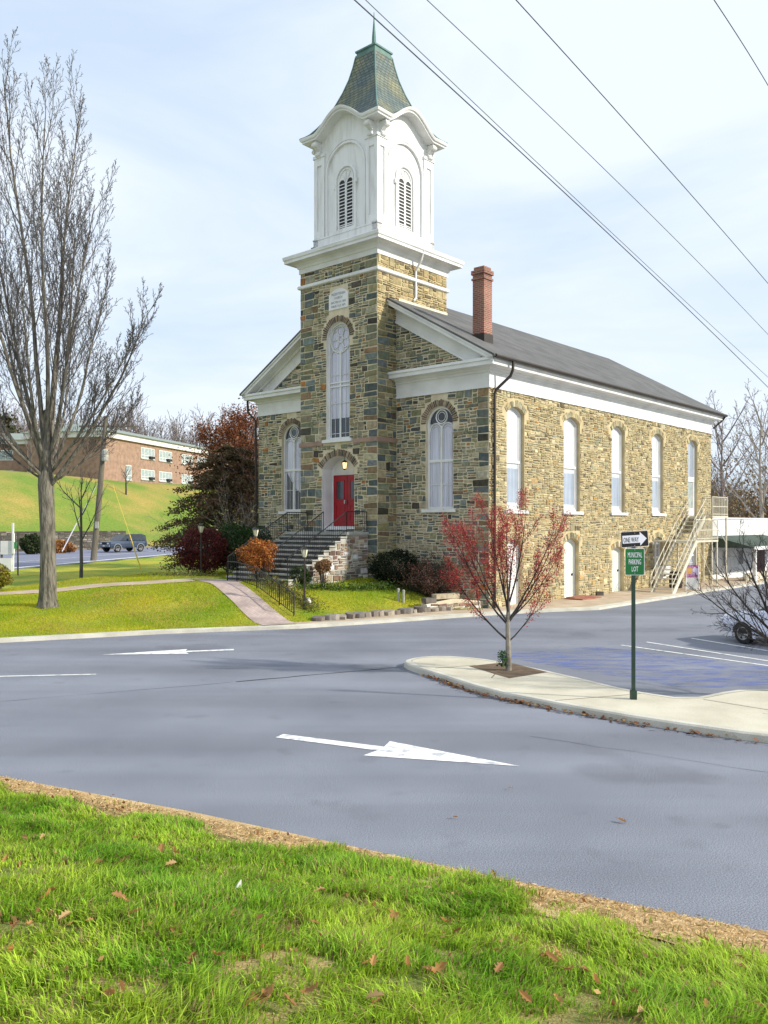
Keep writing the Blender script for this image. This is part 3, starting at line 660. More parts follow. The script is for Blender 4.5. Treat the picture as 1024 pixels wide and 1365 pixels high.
for sg in (0, 1):
    def yy(s): return s if sg == 0 else W_ - s
    vs = [(x, yy(s), 9.36 + PIT * (s + .55) + dz) for dz in (-.026, .055) for x in (-.62, L_ + .62) for s in (-.66, W_ / 2)]
    b.add(vs, [(0, 2, 3, 1), (4, 5, 7, 6), (0, 1, 5, 4), (2, 6, 7, 3), (0, 4, 6, 2)])
roof = b.build('roof', M['roof'], ch)
b = MB(); c0, c1, cs = 1.20, 1.75, 1.06                         # chimney
b.box(c0, c1, cs, cs + .54, 9.6, 13.02); b.box(c0 - .04, c1 + .04, cs - .04, cs + .58, 12.78, 12.86); b.box(c0 - .05, c1 + .05, cs - .05, cs + .59, 13.0, 13.16); b.box(c0 + .03, c1 - .03, cs + .03, cs + .51, 13.16, 13.30)
b.build('chimney', M['brick'], roof)
b = MB(); b.box(c0 - .03, c1 + .03, cs - .03, cs + .57, 9.6, roof_z(cs) + .38); b.build('flashing', M['brown_metal'], roof)
b = MB()                                                        # step flashing where roof meets tower
b.obox((.1, T0 - .05, roof_z(T0) + .03), (TB - .1, 0, 0), (0, .05, 0), (0, 0, .10)); b.build('tower_flashing', M['cream'], roof)
b = MB()                                                        # gutter and downspouts
b.tube([(-.55, -.66, 9.30), (L_ + .6, -.66, 9.30)], .075, 8); b.build('gutter', M['brown_metal'], roof)
b = MB(); b.tube([(.62, -.66, 9.28), (.62, -.64, 8.95), (.60, -.55, 8.72), (.24, -.14, 8.20), (.22, -.10, 8.05), (.22, -.10, .05)], .055, 8)
b.build('downspout', M['brown_metal'], ch)
b = MB(); b.tube([(L_ + .5, -.62, 9.25), (L_ + .45, -.5, 9.05), (L_ + .06, -.12, 8.6)], .055, 8); b.build('downspout', M['brown_metal'], ch)
b = MB(); b.tube([(-.30, W_ + .45, 9.1), (-.30, W_ + .42, 8.5), (-.1, W_ + .1, 8.1), (-.05, W_ + .08, 1.2)], .055, 8); b.build('downspout', M['brown_metal'], ch)
b = MB(); b.tube([(1.15, T0 - .50, 14.5), (1.15, T0 - .36, 14.1), (1.15, T0 - .07, 13.7), (1.15, T0 - .07, 12.6), (1.0, T0 - .09, 12.45)], .05, 8); b.build('tower_pipe', M['white'], tower)

# windows and doors of the church
def window(P, o, style, rec=.12, f=.085, name='window', parent=ch, sill=True, pm='pane', so=.10):
    b = MB(); b.ring(o.loop(), o.loop(f), P, -rec - .10, -rec)
    dm = -rec - .035; zt = o.spring; u, h = o.uc, o.h - f
    def bar(pts, r=.022): b.tube([P(a, c, dm) for a, c in pts], r, 4)
    def arcpts(uc, zc, r, a0, a1, n=10): return [(uc + r * math.cos(a0 + (a1 - a0) * i / n), zc + r * math.sin(a0 + (a1 - a0) * i / n)) for i in range(n + 1)]
    zm = o.z0 + (o.zt - o.z0) * .47
    if style == 'tracery':
        b.prism([(u - .045, o.z0), (u + .045, o.z0), (u + .045, zt - .1), (u - .045, zt - .1)], P, -rec - .08, -rec - .015)
        for q in (-1, 1):
            bar(arcpts(u + q * h / 2, zt - .28, h / 2, 0, math.pi), .03); bar(arcpts(u + q * h / 2, zt - .30, h / 2 - .08, 0, math.pi), .014)
            bar([(u + q * h / 2 - (h / 2 - .08), o.z0 + f), (u + q * h / 2 - (h / 2 - .08), zt - .3)], .014); bar([(u + q * h / 2 + (h / 2 - .08), o.z0 + f), (u + q * h / 2 + (h / 2 - .08), zt - .3)], .014)
            bar([(u + q * h / 2 - .02, o.z0 + f), (u + q * h / 2 - .02, zm)], .01)
        bar(arcpts(u, zt + .26, .27, 0, 2 * math.pi, 18), .03); bar(arcpts(u, zt + .26, .18, 0, 2 * math.pi, 18), .016)
        b.prism([(u - h, zm - .05), (u + h, zm - .05), (u + h, zm + .05), (u - h, zm + .05)], P, -rec - .07, -rec - .005)
        bar([(u - h, o.z0 + .95), (u + h, o.z0 + .95)], .012)
    if style == 'rose':
        b.prism([(u - .04, o.z0), (u + .04, o.z0), (u + .04, zt - .5), (u - .04, zt - .5)], P, -rec - .08, -rec - .015)
        rc = zt - .02; bar(arcpts(u, rc, h - .02, 0, 2 * math.pi, 24), .028); bar(arcpts(u, rc, .13, 0, 2 * math.pi, 12), .02)
        for k in range(6):
            a_ = R(30 + 60 * k); bar(arcpts(u + .33 * math.cos(a_), rc + .33 * math.sin(a_), .19, 0, 2 * math.pi, 12), .016)
        for q in (-1, 1): bar(arcpts(u + q * h / 2, zt - .75, h / 2, 0, math.pi), .022)
        for q in (-1, 1):
            bar([(u + q * h * .52, o.z0 + f), (u + q * h * .52, zt - .6)], .012); bar([(u + q * (h - .06), o.z0 + f), (u + q * (h - .06), zt - .6)], .014)
        for zz in (zm - .1, zm + .06): b.prism([(u - h, zz), (u + h, zz), (u + h, zz + .05), (u - h, zz + .05)], P, -rec - .07, -rec - .005)
        for zz in (o.z0 + .25, o.z0 + 1.5, zm + .4): bar([(u - h, zz), (u + h, zz)], .012)
    if style in ('sash', 'low', 'exit'):
        b.prism([(u - h, zm - .05), (u + h, zm - .05), (u + h, zm + .05), (u - h, zm + .05)], P, -rec - .07, -rec - .005)
        b.ring(o.loop(f + .012), o.loop(f + .05), P, -rec - .07, -rec - .035)
    if style == 'low':
        bar([(u, o.z0 + f), (u, o.zt - f)], .018)
        for zz in (o.z0 + .5, o.z0 + 1.35): bar([(u - h, zz), (u + h, zz)], .014)
    if style == 'exit':
        z1 = o.z0 + 2.05
        b.prism([(u - h, z1), (u + h, z1), (u + h, z1 + .09), (u - h, z1 + .09)], P, -rec - .09, -rec + .0)
    w = b.build(name, M['white'], parent)
    dp = -rec - .06; p = MB(); lp = o.loop(f * .6); dark = 1
    if style == 'exit':
        p.prism([(u - h, z1), (u + h, z1)] + [(a_, c_) for a_, c_ in lp[2:]], P, dp - .004, dp, 1)
    else: p.prism(lp, P, dp - .004, dp)
    if style == 'tracery':
        p.prism([(a_ * .97 + u * .03, max(c_, zt - .02)) for a_, c_ in lp[2:]], P, dp, dp + .006, 1)
        if o.uc > 6: p.prism([(u + h * .85, o.z0 + f), (u + h * .85, o.z0 + 1.75), (u - h * .1, o.z0 + 1.05), (u - h * .9, o.z0 + .75), (u - h * .9, o.z0 + f)], P, dp, dp + .006, 1)
    if style == 'rose': p.prism([(u - h * .92, o.z0 + f), (u + h * .92, o.z0 + f), (u + h * .92, o.z0 + .88), (u - h * .92, o.z0 + .88)], P, dp, dp + .006, 1)
    if style == 'sash': p.prism([(u - h * .55, o.z0 + .3), (u + h * .88, o.z0 + .3), (u + h * .88, zm - .25), (u - h * .55, zm - .25)], P, dp, dp + .005, 2)
    p.build('pane', [M[pm], M['dark_glass'] if style != 'exit' else M['pane_blue'], M['pane_blue']], w)
    if style == 'exit':
        d = MB(); d.ring([(u - h, o.z0 + .02), (u + h, o.z0 + .02), (u + h, z1), (u - h, z1)], [(u - h + .12, o.z0 + .45), (u + h - .12, o.z0 + .45), (u + h - .12, z1 - .14), (u - h + .12, z1 - .14)], P, dp - .03, dp + .03)
        d.build('exit_door', M['white'], w)
        d = MB(); d.prism([(u - h + .12, o.z0 + .45), (u + h - .12, o.z0 + .45), (u + h - .12, z1 - .14), (u - h + .12, z1 - .14)], P, dp - .02, dp); d.build('door_glass', M['teal_pane'], w)
    if sill:
        d = MB(); d.prism([(u - o.h - .16, o.z0 - .13), (u + o.h + .16, o.z0 - .13), (u + o.h + .16, o.z0 - .002), (u - o.h - .16, o.z0 - .002)], P, -rec - .1, so); d.build('sill', M['white'], w)
    return w
for o in WIN_F: window(PF, o, 'tracery')
window(PT, CWIN, 'rose', so=.12)
for i, o in enumerate(SIDE_U): window(PS, o, 'exit' if i == 4 else 'sash', rec=.15, pm='pane_white')
for o in SIDE_L[3:]: window(PS, o, 'low', rec=.15, pm='pane_blue')
def plain_door(P, o, m, rec=.19, panel=None):
    f = .08; b = MB(); b.ring(o.loop(), o.loop(f), P, -rec - .12, -rec); fr = b.build('side_door', M['white'], ch)
    b = MB(); b.prism(o.loop(f * .8), P, -rec - .10, -rec - .05)
    for k in (-1, 1):
        for z0, z1 in ((.18, .95), (1.08, min(1.85, o.spring - .1))): b.ring([(o.uc + k * .22 - .16, z0), (o.uc + k * .22 + .16, z0), (o.uc + k * .22 + .16, z1), (o.uc + k * .22 - .16, z1)],
            [(o.uc + k * .22 - .13, z0 + .03), (o.uc + k * .22 + .13, z0 + .03), (o.uc + k * .22 + .13, z1 - .03), (o.uc + k * .22 - .13, z1 - .03)], P, -rec - .05, -rec - .038)
    b.build('door_leaf', m, fr)
    b = MB(); b.obox(P(o.uc + .38, 1.0, -rec - .05), [c * .05 for c in (P(1, 0, 0)[0] - P(0, 0, 0)[0], P(1, 0, 0)[1] - P(0, 0, 0)[1], 0)], (0, 0, .1), [P(0, 0, .05)[i] - P(0, 0, 0)[i] for i in range(3)]); b.build('handle', M['iron'], fr)
    return fr
plain_door(PS, SIDE_L[0], M['white']); plain_door(PS, SIDE_L[1], M['pale_green_door']); plain_door(PS, SIDE_L[2], M['pale_green_door'])
# red front door deep in a white porch recess
rd = -.60
b = MB(); b.prism(DOOR.loop(.0), PT, rd - .06, rd); pr = b.build('door_surround', M['white'], ch)
b = MB()
for q, u0 in enumerate((6.72 - .80, 6.72 + .01)):
    u1 = u0 + .79; zb, zt = 3.13, 5.27
    b.prism([(u0, zb), (u1, zb), (u1, zt), (u0, zt)], PT, rd + .002, rd + .05)
    for z0, z1 in ((3.28, 4.05),): b.ring([(u0 + .12, z0), (u1 - .12, z0), (u1 - .12, z1), (u0 + .12, z1)], [(u0 + .17, z0 + .05), (u1 - .17, z0 + .05), (u1 - .17, z1 - .05), (u0 + .17, z1 - .05)], PT, rd + .05, rd + .066)
    b.ring([(u0 + .14, 4.22), (u1 - .14, 4.22), (u1 - .14, 5.06), (u0 + .14, 5.06)], [(u0 + .19, 4.27), (u1 - .19, 4.27), (u1 - .19, 5.01), (u0 + .19, 5.01)], PT, rd + .05, rd + .07)
fd = b.build('front_door', M['red_door'], ch)
b = MB()
for u0 in (5.92, 6.73): b = MB(); b.prism([(u0 + .19, 4.27), (u0 + .60, 4.27), (u0 + .60, 5.01), (u0 + .19, 5.01)], PT, rd + .045, rd + .054); b.build('door_glass', M['dark_glass'], fd)
b = MB(); b.box(-TD - rd - .16 - 0, -TD - rd - .05, 6.76, 6.80, 4.06, 4.22); b.tube([(-TD - rd - .06, 6.80, 4.14), (-TD - rd - .14, 6.80, 4.14)], .025, 8); b.build('handle', M['alloy'], fd)
b = MB(); b.prism([(5.80, 2.98), (7.64, 2.98), (7.64, 3.12), (5.80, 3.12)], PT, rd, -.18); b.build('threshold', M['white'], pr)
b = MB()
for z0, z1 in ((3.3, 4.3), (4.4, 5.3)): b.box(-TD + .16, -TD + .48, DOOR.uc + DOOR.h - .012, DOOR.uc + DOOR.h - .002, z0, z1)
b.ring([(5.9, 5.36), (7.54, 5.36), (7.54, 5.62), (5.9, 5.62)], [(5.96, 5.42), (7.48, 5.42), (7.48, 5.56), (5.96, 5.56)], PT, rd, rd + .02); b.build('panel_moulding', M['white'], pr)
M['lit_glass'] = mat('lit_lantern_glass', (.9, .8, .5), (.85, .72, .4), 4, .3)
lb = M['lit_glass'].node_tree.nodes['Principled BSDF']; lb.inputs['Emission Color'].default_value = (1, .75, .35, 1); lb.inputs['Emission Strength'].default_value = 1.2
b = MB(); lx, ly = -TD + .22, 6.55; b.tube([(lx, ly, 6.0), (lx, ly, 5.84)], .012, 6); b.lathe((lx, ly, 0), [(.02, 5.86), (.13, 5.78), (.13, 5.76), (.02, 5.76)], 6)
for k in range(6):
    a_ = k * math.pi / 3; b.tube([(lx + .12 * math.cos(a_), ly + .12 * math.sin(a_), 5.77), (lx + .08 * math.cos(a_), ly + .08 * math.sin(a_), 5.50)], .009, 4)
b.lathe((lx, ly, 0), [(.085, 5.50), (.085, 5.485), (.02, 5.45)], 6); ln = b.build('porch_lantern', M['iron'], ch)
b = MB(); b.lathe((lx, ly, 0), [(.07, 5.50), (.105, 5.755)], 6); b.build('lantern_glass', M['lit_glass'], ln)

# ---------------------------------------------------------------- belfry (four like sides about the tower axis)
BX, BY, BH = (TB - TD) / 2, (T0 + T1) / 2, 1.77
def face(k):                                                    # P(u,z,d) for side k, d out of the wall
    c, s = [(-1, 0), (0, -1), (1, 0), (0, 1)][k]
    return lambda u, z, d: (BX + c * (BH + d) - s * u, BY + s * (BH + d) + c * u, z)
EA, EB, EZ = 2.25, 1.42, 19.55                                  # eave half size, arch half span, eave level
def eave_line(off=0):                                           # (u, z) underside of the eave from -EA to EA
    pts = [(-EA, EZ)]
    for i in range(0, 25):
        t = -1 + 2 * i / 24; u = EB * t; pts.append((u, EZ - .02 + .76 * (math.cos(t * math.pi) * .5 + .5) ** .72))
    return pts + [(EA, EZ)]
b = MB()
for k in range(4):
    P = face(k); lvA = Arch(0, .50, 15.42, 17.95)
    top = [(u, z) for u, z in eave_line() if abs(u) <= BH - .05]
    b.prism([(-BH + .001, 14.8), (BH - .001, 14.8), (BH - .001, 19.6)] + [(u, z + .05) for u, z in top[::-1]] + [(-BH + .001, 19.6)], P, -.12, -.05)
    # the wall has a sunk arched panel between raised spandrels and corner pilasters
    pa = Arch(0, 1.07, 15.40, 19.08)
    out = [(-BH, 15.40), (BH, 15.40)] + [(BH, 19.6)] + [(u, z + .02) for u, z in top[::-1]] + [(-BH, 19.6)]
    b.holed(out, [pa.loop()], P, 0, 0, .055)
    b.ring(pa.loop(-.08, 20), pa.loop(.0, 20), P, 0, .05); b.ring(pa.loop(-.16, 20), pa.loop(-.13, 20), P, 0, .03)
    for sg in (-1, 1):
        u0, u1 = sorted((sg * 1.20, sg * (BH + .055)))
        b.ring([(u0, 15.40), (u1, 15.40), (u1, 18.9), (u0, 18.9)], [(u0 + .17, 15.75), (u1 - .17, 15.75), (u1 - .17, 18.55), (u0 + .17, 18.55)], P, -.01, .06)
        b.prism([(u0 - .03, 18.88), (u1 + .03, 18.88), (u1 + .03, 19.0), (u0 - .03, 19.0)], P, 0, .10)
    b.prism([(-BH - .075, 14.9), (BH + .075, 14.9), (BH + .075, 15.36), (-BH - .075, 15.36)], P, -.2, .075)
    b.prism([(-BH - .10, 15.36), (BH + .10, 15.36), (BH + .10, 15.42), (-BH - .10, 15.42)], P, -.2, .10)
    # hood and frame round the louvres
    hd = Arch(0, .60, 15.46, 18.22)
    b.ring(hd.loop(0, 18), hd.loop(.09, 18), P, -.05, .03); b.ring(hd.loop(.17, 18), hd.loop(.21, 18), P, -.05, -.01)
    for sg in (-1, 1): b.prism([(sg * .62 - .05, 17.32), (sg * .62 + .05, 17.32), (sg * .62 + .05, 17.5), (sg * .62 - .05, 17.5)], P, -.04, .05)
    b.prism([(-.70, 15.40), (.70, 15.40), (.70, 15.50), (-.70, 15.50)], P, -.05, .07)
    for sg in (-1, 0, 1):                                       # fan bars over the twin lights
        b.tube([P(sg * .02, 17.55, -.035), P(sg * .26, 17.98 - abs(sg) * .06, -.035)], .014, 4)
bel = b.build('belfry', M['white_board'], ch)
for k in range(4):
    P = face(k); b = MB()
    for sg in (-1, 1):
        lv = Arch(sg * .225, .175, 15.52, 17.62); b.prism(lv.loop(), P, -.049, -.044, 1)
        b.ring(lv.loop(-.045), lv.loop(0), P, -.048, -.012)
        z = 15.56
        while z < 17.52:
            hw = lv.half(z + .06) or 0
            if hw > .03: b.add([P(lv.uc - hw, z, -.012), P(lv.uc + hw, z, -.012), P(lv.uc + hw, z + .045, -.045), P(lv.uc - hw, z + .045, -.045), P(lv.uc - hw, z + .012, -.010), P(lv.uc + hw, z + .012, -.010), P(lv.uc + hw, z + .055, -.043), P(lv.uc - hw, z + .055, -.043)],
                               [(0, 1, 2, 3), (4, 5, 6, 7), (0, 1, 5, 4), (2, 3, 7, 6)], 0)
            z += .142
    b.build('louvre', [M['white_board'], M['black']], bel)
# carved console brackets in pairs under each corner
for k in range(4):
    P = face(k)
    for sg in (-1, 1):
        b = MB(); u0 = sg * 1.52
        S = [(0, 18.95), (.10, 18.92), (.14, 19.0), (.10, 19.08), (.09, 19.15), (.16, 19.2), (.25, 19.24), (.33, 19.32), (.36, 19.42), (.34, 19.5), (0, 19.5)]
        q = lambda a_, z_, d_: P(u0 + d_, z_, a_)
        b.prism(S, q, -.10, .10)
        for cz, cd, r in ((19.0, .12, .075), (19.36, .31, .095)): b.prism([(cd + r * math.cos(t * .524), cz + r * math.sin(t * .524)) for t in range(12)], q, -.125, .125)
        b.prism([(-.02, 18.72), (.05, 18.72), (.07, 18.8), (.05, 18.93), (-.02, 18.93)], q, -.13, .13)
        b.build('bracket', M['white'], bel)
# eave moulding that rises over each side as an arch, and the bell-cast slate roof
b = MB(); prof = [(-.62, -.02), (-.06, .0), (-.06, .07), (0.0, .09), (.03, .17), (.03, .20), (-.10, .215)]
for k in range(4):
    P = face(k); el = eave_line(); vs = []; nP = len(prof)
    for i, (u, z) in enumerate(el):
        for d, dz in prof:
            uu = u
            if abs(u) >= EA - .001: uu = math.copysign(EA + d, u)
            vs.append(P(uu, z + dz, EA - BH + d))
    b.add(vs, [(i * nP + j, (i + 1) * nP + j, (i + 1) * nP + j + 1, i * nP + j + 1) for i in range(len(el) - 1) for j in range(nP - 1)])
b.build('eave_moulding', M['white'], bel)
b = MB(); RP = [(2.27, 19.74), (2.10, 19.84), (1.95, 19.96), (1.74, 20.22), (1.54, 20.52), (1.36, 20.86), (1.18, 21.24), (.96, 21.78), (.77, 22.36), (.64, 22.92), (.565, 23.35)]
RPF = []
for (h0, z0), (h1, z1) in zip(RP[:-1], RP[1:]):
    for q in range(4): RPF.append((h0 + (h1 - h0) * q / 4, z0 + (z1 - z0) * q / 4))
RPF.append(RP[-1])
def eave_h(u): return EZ - .02 + .76 * (math.cos(min(1, abs(u) / EB) * math.pi) * .5 + .5) ** .72
for k in range(4):                                              # the slates run down over each eave arch
    P = face(k); NU = 44; vs = []
    for h, z in RPF:
        for i in range(NU + 1):
            u = h * (-1 + 2 * i / NU); vs.append(P(u, max(z, eave_h(u) + .207) if abs(u) < EB else z, h - BH))
    b.add(vs, [(r * (NU + 1) + i, r * (NU + 1) + i + 1, (r + 1) * (NU + 1) + i + 1, (r + 1) * (NU + 1) + i) for r in range(len(RPF) - 1) for i in range(NU)])
br = b.build('belfry_roof', M['slate'], ch)
b = MB(); ring_sweep(b, BX - .5, BX + .5, BY - .5, BY + .5, [(.04, 23.30), (.07, 23.32), (.07, 23.42), (.03, 23.44), (.03, 23.52), (.08, 23.55), (.08, 23.62), (-.5, 23.70)])
for sx, sy in ((-1, -1), (1, -1), (1, 1), (-1, 1)): b.tube([(BX + sx * h, BY + sy * h, z + .01) for h, z in RP], .035, 5)
b.build('roof_cap', M['copper'], br)
b = MB(); b.lathe((BX, BY, 0), [(.16, 23.66), (.13, 23.8), (.10, 23.95), (.085, 24.3), (.03, 24.95), (.012, 25.35)], 8); b.build('spire', M['copper'], br)
b = MB()                                                        # two little floodlights on the tower ledge
for x, y in ((-TD + .12, 8.3), (2.05, T0 + .12)): b = MB(); b.box(x - .07, x + .07, y - .08, y + .08, 14.84, 14.97); b.tube([(x, y, 14.7), (x, y, 14.85)], .03, 6); b.build('floodlight', M['iron'], tower)

# ---------------------------------------------------------------- entrance steps and handrails
ZL = 2.90; SY0, SY1 = 5.0, 8.55; LD = 1.25; NS = 11; RISE = (ZL - 1.03) / NS; RUN = .30
st = thing('entrance_steps', 'grey stone entrance steps with rubble side wall and black railings below red door', 'steps', (CX, CY, 0), ROT)
X0 = -TD - .03
b = MB(); b.box(X0 - LD, X0, SY0 - .04, SY1 + .04, ZL - .11, ZL); b.build('landing', M['step'], st)
for i in range(1, NS):
    b = MB(); x1 = X0 - LD - (i - 1) * RUN; z = ZL - i * RISE
    b.box(x1 - RUN - .05, x1 + .02, SY0 - .03, SY1 + .03, z - .055, z - .002); b.build('tread', M['step'], st)
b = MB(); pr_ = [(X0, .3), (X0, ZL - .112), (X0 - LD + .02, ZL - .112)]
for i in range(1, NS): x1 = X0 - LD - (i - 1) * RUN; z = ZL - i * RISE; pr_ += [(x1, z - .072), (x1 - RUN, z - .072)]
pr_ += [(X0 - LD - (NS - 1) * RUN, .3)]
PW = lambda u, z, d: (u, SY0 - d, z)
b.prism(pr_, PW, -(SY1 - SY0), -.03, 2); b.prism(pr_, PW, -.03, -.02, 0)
CHEEK = [(9, (.23, .15, .11)), (8, (.30, .22, .15)), (5, (.16, .10, .08)), (8, (.42, .36, .27)), (6, (.66, .64, .62)), (4, (.20, .19, .17))]
def lo_c(z): return X0 - LD - max(0, (ZL - .13 - z)) / RISE * RUN if z < ZL - .13 else X0
stones(b, lambda u, z, d: (u, SY0 + .02 - d, z), lambda z: lo_c(z) + .05, lambda z: X0 - .02, .6, ZL - .15, [], CHEEK, 90, cw=(.16, .36), ch=(.15, .26), gap=.02)
b.build('side_wall', [mat('lime_mortar', (.56, .54, .49), (.30, .28, .25), 1.4, .95), M['stone'], mat('shaded_riser', (.10, .10, .095), (.06, .06, .058), 3, .9)], st, fix=False)  # near-black riser colour paints in the shadow lines under the treads
def rail(pts, base, name='handrail', parent=st, gap=.115, h=.80, r=.013, posts=True):
    b = MB(); pts = [Vector(p) for p in pts]
    b.tube([p + Vector((0, 0, h)) for p in pts], .022, 6); b.tube([p + Vector((0, 0, .10)) for p in pts], .013, 5)
    for a_, c_ in zip(pts[:-1], pts[1:]):
        n = max(1, int((c_ - a_).length / gap))
        for i in range(n + 1):
            p = a_ + (c_ - a_) * (i / n); b.tube([p + Vector((0, 0, .08 if 0 < i < n else 0)), p + Vector((0, 0, h))], .011 if 0 < i < n else .022, 4)
    return b.build(name, M['iron'], parent)
bx = X0 - LD; ex = bx - (NS - 1) * RUN; ez = ZL - (NS - 1) * RISE - .05
rail([(X0 - .03, SY1 - .06, ZL), (bx + .08, SY1 - .06, ZL), (ex, SY1 - .06, ez)], 0)
rail([(X0 - .03, SY0 + .06, ZL), (bx + .08, SY0 + .06, ZL), (ex, SY0 + .06, ez)], 0)
rail([(bx + .08, 6.35, ZL), (ex, 6.35, ez)], 0)

# ---------------------------------------------------------------- fire escape
fe = thing('fire_escape', 'white metal fire escape stairs climbing to the upper door of the side wall', 'fire escape', (CX, CY, 0), ROT)
def flight(t0, z0, t1, z1, s0, s1, n):
    for s in (s0, s1):
        b = MB(); dz, dt = z1 - z0, t1 - t0; l = math.hypot(dz, dt); nx, nz = -dz / l * .11, dt / l * .11
        b.add([(t0 - nx, s + e, z0 - nz) if k == 0 else (t0 + nx, s + e, z0 + nz) if k == 1 else (t1 + nx, s + e, z1 + nz) if k == 2 else (t1 - nx, s + e, z1 - nz) for e in (-.025, .025) for k in range(4)],
              [(0, 1, 2, 3), (7, 6, 5, 4), (0, 4, 5, 1), (1, 5, 6, 2), (2, 6, 7, 3), (3, 7, 4, 0)]); b.build('stringer', M['cream'], fe)
        b = MB()
        for hh in (.5, .92): b.tube([(t0, s, z0 + hh), (t1, s, z1 + hh)], .022, 5)
        for i in range(5): f = i / 4; b.tube([(t0 + dt * f, s, z0 + dz * f), (t0 + dt * f, s, z0 + dz * f + .93)], .02, 5)
        b.build('handrail', M['cream'], fe)
    for i in range(n):
        f = (i + .6) / n; b = MB(); t = t0 + (t1 - t0) * f; z = z0 + (z1 - z0) * f
        b.box(t - .13, t + .13, s1 + .03, s0 - .03, z - .02, z + .025); b.build('tread', M['cream'], fe)
flight(11.1, -.05, 13.9, 2.40, -1.30, -2.30, 12)
flight(16.7, 2.42, 18.35, 3.62, -.16, -1.05, 6)
def deck(t0, t1, s0, s1, z, rails):
    b = MB(); b.box(t0, t1, s0, s1, z - .08, z); b.build('landing', M['cream'], fe)
    b = MB()
    for (a_, c_) in rails:
        a_, c_ = Vector((*a_, z)), Vector((*c_, z))
        for hh in (.1, .5, 1.0): b.tube([a_ + Vector((0, 0, hh)), c_ + Vector((0, 0, hh))], .02, 5)
        n = max(2, int((c_ - a_).length / .14))
        for i in range(n + 1): p = a_ + (c_ - a_) * (i / n); b.tube([p, p + Vector((0, 0, 1.0))], .022 if i in (0, n) else .011, 4)
    b.build('landing_rail', M['cream'], fe)
deck(13.9, 16.7, -2.30, -.16, 2.42, [((13.9, -2.28), (16.7, -2.28)), ((16.68, -2.28), (16.68, -1.1))])
deck(18.35, 20.6, -1.40, -.02, 3.64, [((18.4, -1.38), (20.55, -1.38)), ((20.57, -1.38), (20.57, -.05))])
for t, s, z in ((13.95, -2.25, 2.34), (16.65, -2.25, 2.34), (16.65, -.25, 2.34), (13.95, -.25, 2.34), (20.5, -1.33, 3.56), (18.45, -1.33, 3.56), (20.5, -.1, 3.56)):
    b = MB(); b.tube([(t, s, -.05), (t, s, z)], .045, 6); b.build('post', M['cream'], fe)
for p_, q_ in (((16.65, -2.25, .1), (13.95, -2.25, 2.3)), ((20.5, -1.33, 2.2), (18.45, -1.33, 3.5))): b = MB(); b.tube([p_, q_], .02, 5); b.build('brace', M['cream'], fe)
# things about the foot of the fire escape
ac = thing('window_unit', 'white boxed cooling unit under the lower window behind the fire escape', 'air conditioner', (CX, CY, 0), ROT)
b = MB(); b.box(14.35, 15.2, -.48, -.03, .62, 1.12); b.build('casing', M['white'], ac)
b = MB()
for i in range(6): b.box(14.39, 15.16, -.49, -.478, .68 + i * .07, .71 + i * .07)
b.build('grille', M['step'], ac)
b = MB()
for t in (14.42, 15.13): b = MB(); b.tube([(t, -.44, .61), (t, -.05, .25), (t, -.05, .6)], .02, 5); b.build('bracket', M['white'], ac)
bn = thing('banner_stand', 'purple and orange banner on white legs by the fire escape foot', 'banner', (14.55, 40.4, -.02), R(-8))
b = MB(); b.box(-.33, .33, -.012, .012, .72, 1.30); b.build('banner', mat('banner_cloth', (.60, .30, .50), (.36, .05, .22), 4, .7, lo=.45, hi=.55), bn)
b = MB(); b.prism([(-.24, .86), (.0, .9), (.02, 1.12), (-.1, 1.2), (-.25, 1.14)], lambda u, z, d: (u, d, z), -.016, -.013, 0); b.prism([(.03, .88), (.25, .84), (.26, 1.14), (.1, 1.22), (.02, 1.1)], lambda u, z, d: (u, d, z), -.016, -.013, 1)
b.build('emblem', [mat('banner_orange', (.85, .40, .12), (.8, .6, .2), 8, .7), mat('banner_pale', (.78, .74, .85), (.6, .5, .75), 8, .7)], bn)
for s_ in (-1, 1):
    b = MB(); b.tube([(s_ * .28, 0, 1.3), (s_ * .30, -.15, 0)], .02, 6); b.tube([(s_ * .28, 0, 1.3), (s_ * .28, .25, 0)], .02, 6); b.build('leg', M['white'], bn)
b = MB(); b.box(-.27, .27, -.06, -.045, .16, .70); b.build('panel', M['white'], bn)
br_ = thing('storage_barrel', 'dark brown barrel standing behind the fire escape stairs', 'barrel', loc2w(14.6, -1.0) + (-.02,), 0)
b = MB(); b.lathe((0, 0, 0), [(.27, 0), (.31, .2), (.32, .45), (.31, .7), (.27, .9), (.25, .88)], 14); b.build('body', M['brown_metal'], br_)
b = MB()
for z, r in ((.2, .313), (.68, .313)): b.lathe((0, 0, 0), [(r, z - .02), (r + .008, z - .015), (r + .008, z + .015), (r, z + .02)], 14)
b.build('hoop', M['iron'], br_)
b = MB(); b.box(5.35, 7.0, -.95, -.12, .082, .13); b.box(5.5, 6.9, -.5, -.1, .13, .16); db = b.build('door_step', mat('red_step', (.34, .14, .09), (.26, .10, .07), 4, .9)); db.location = (CX, CY, 0); db.rotation_euler = (0, 0, ROT)
tag(db, 'low red step under the pale second side door', 'doorstep')

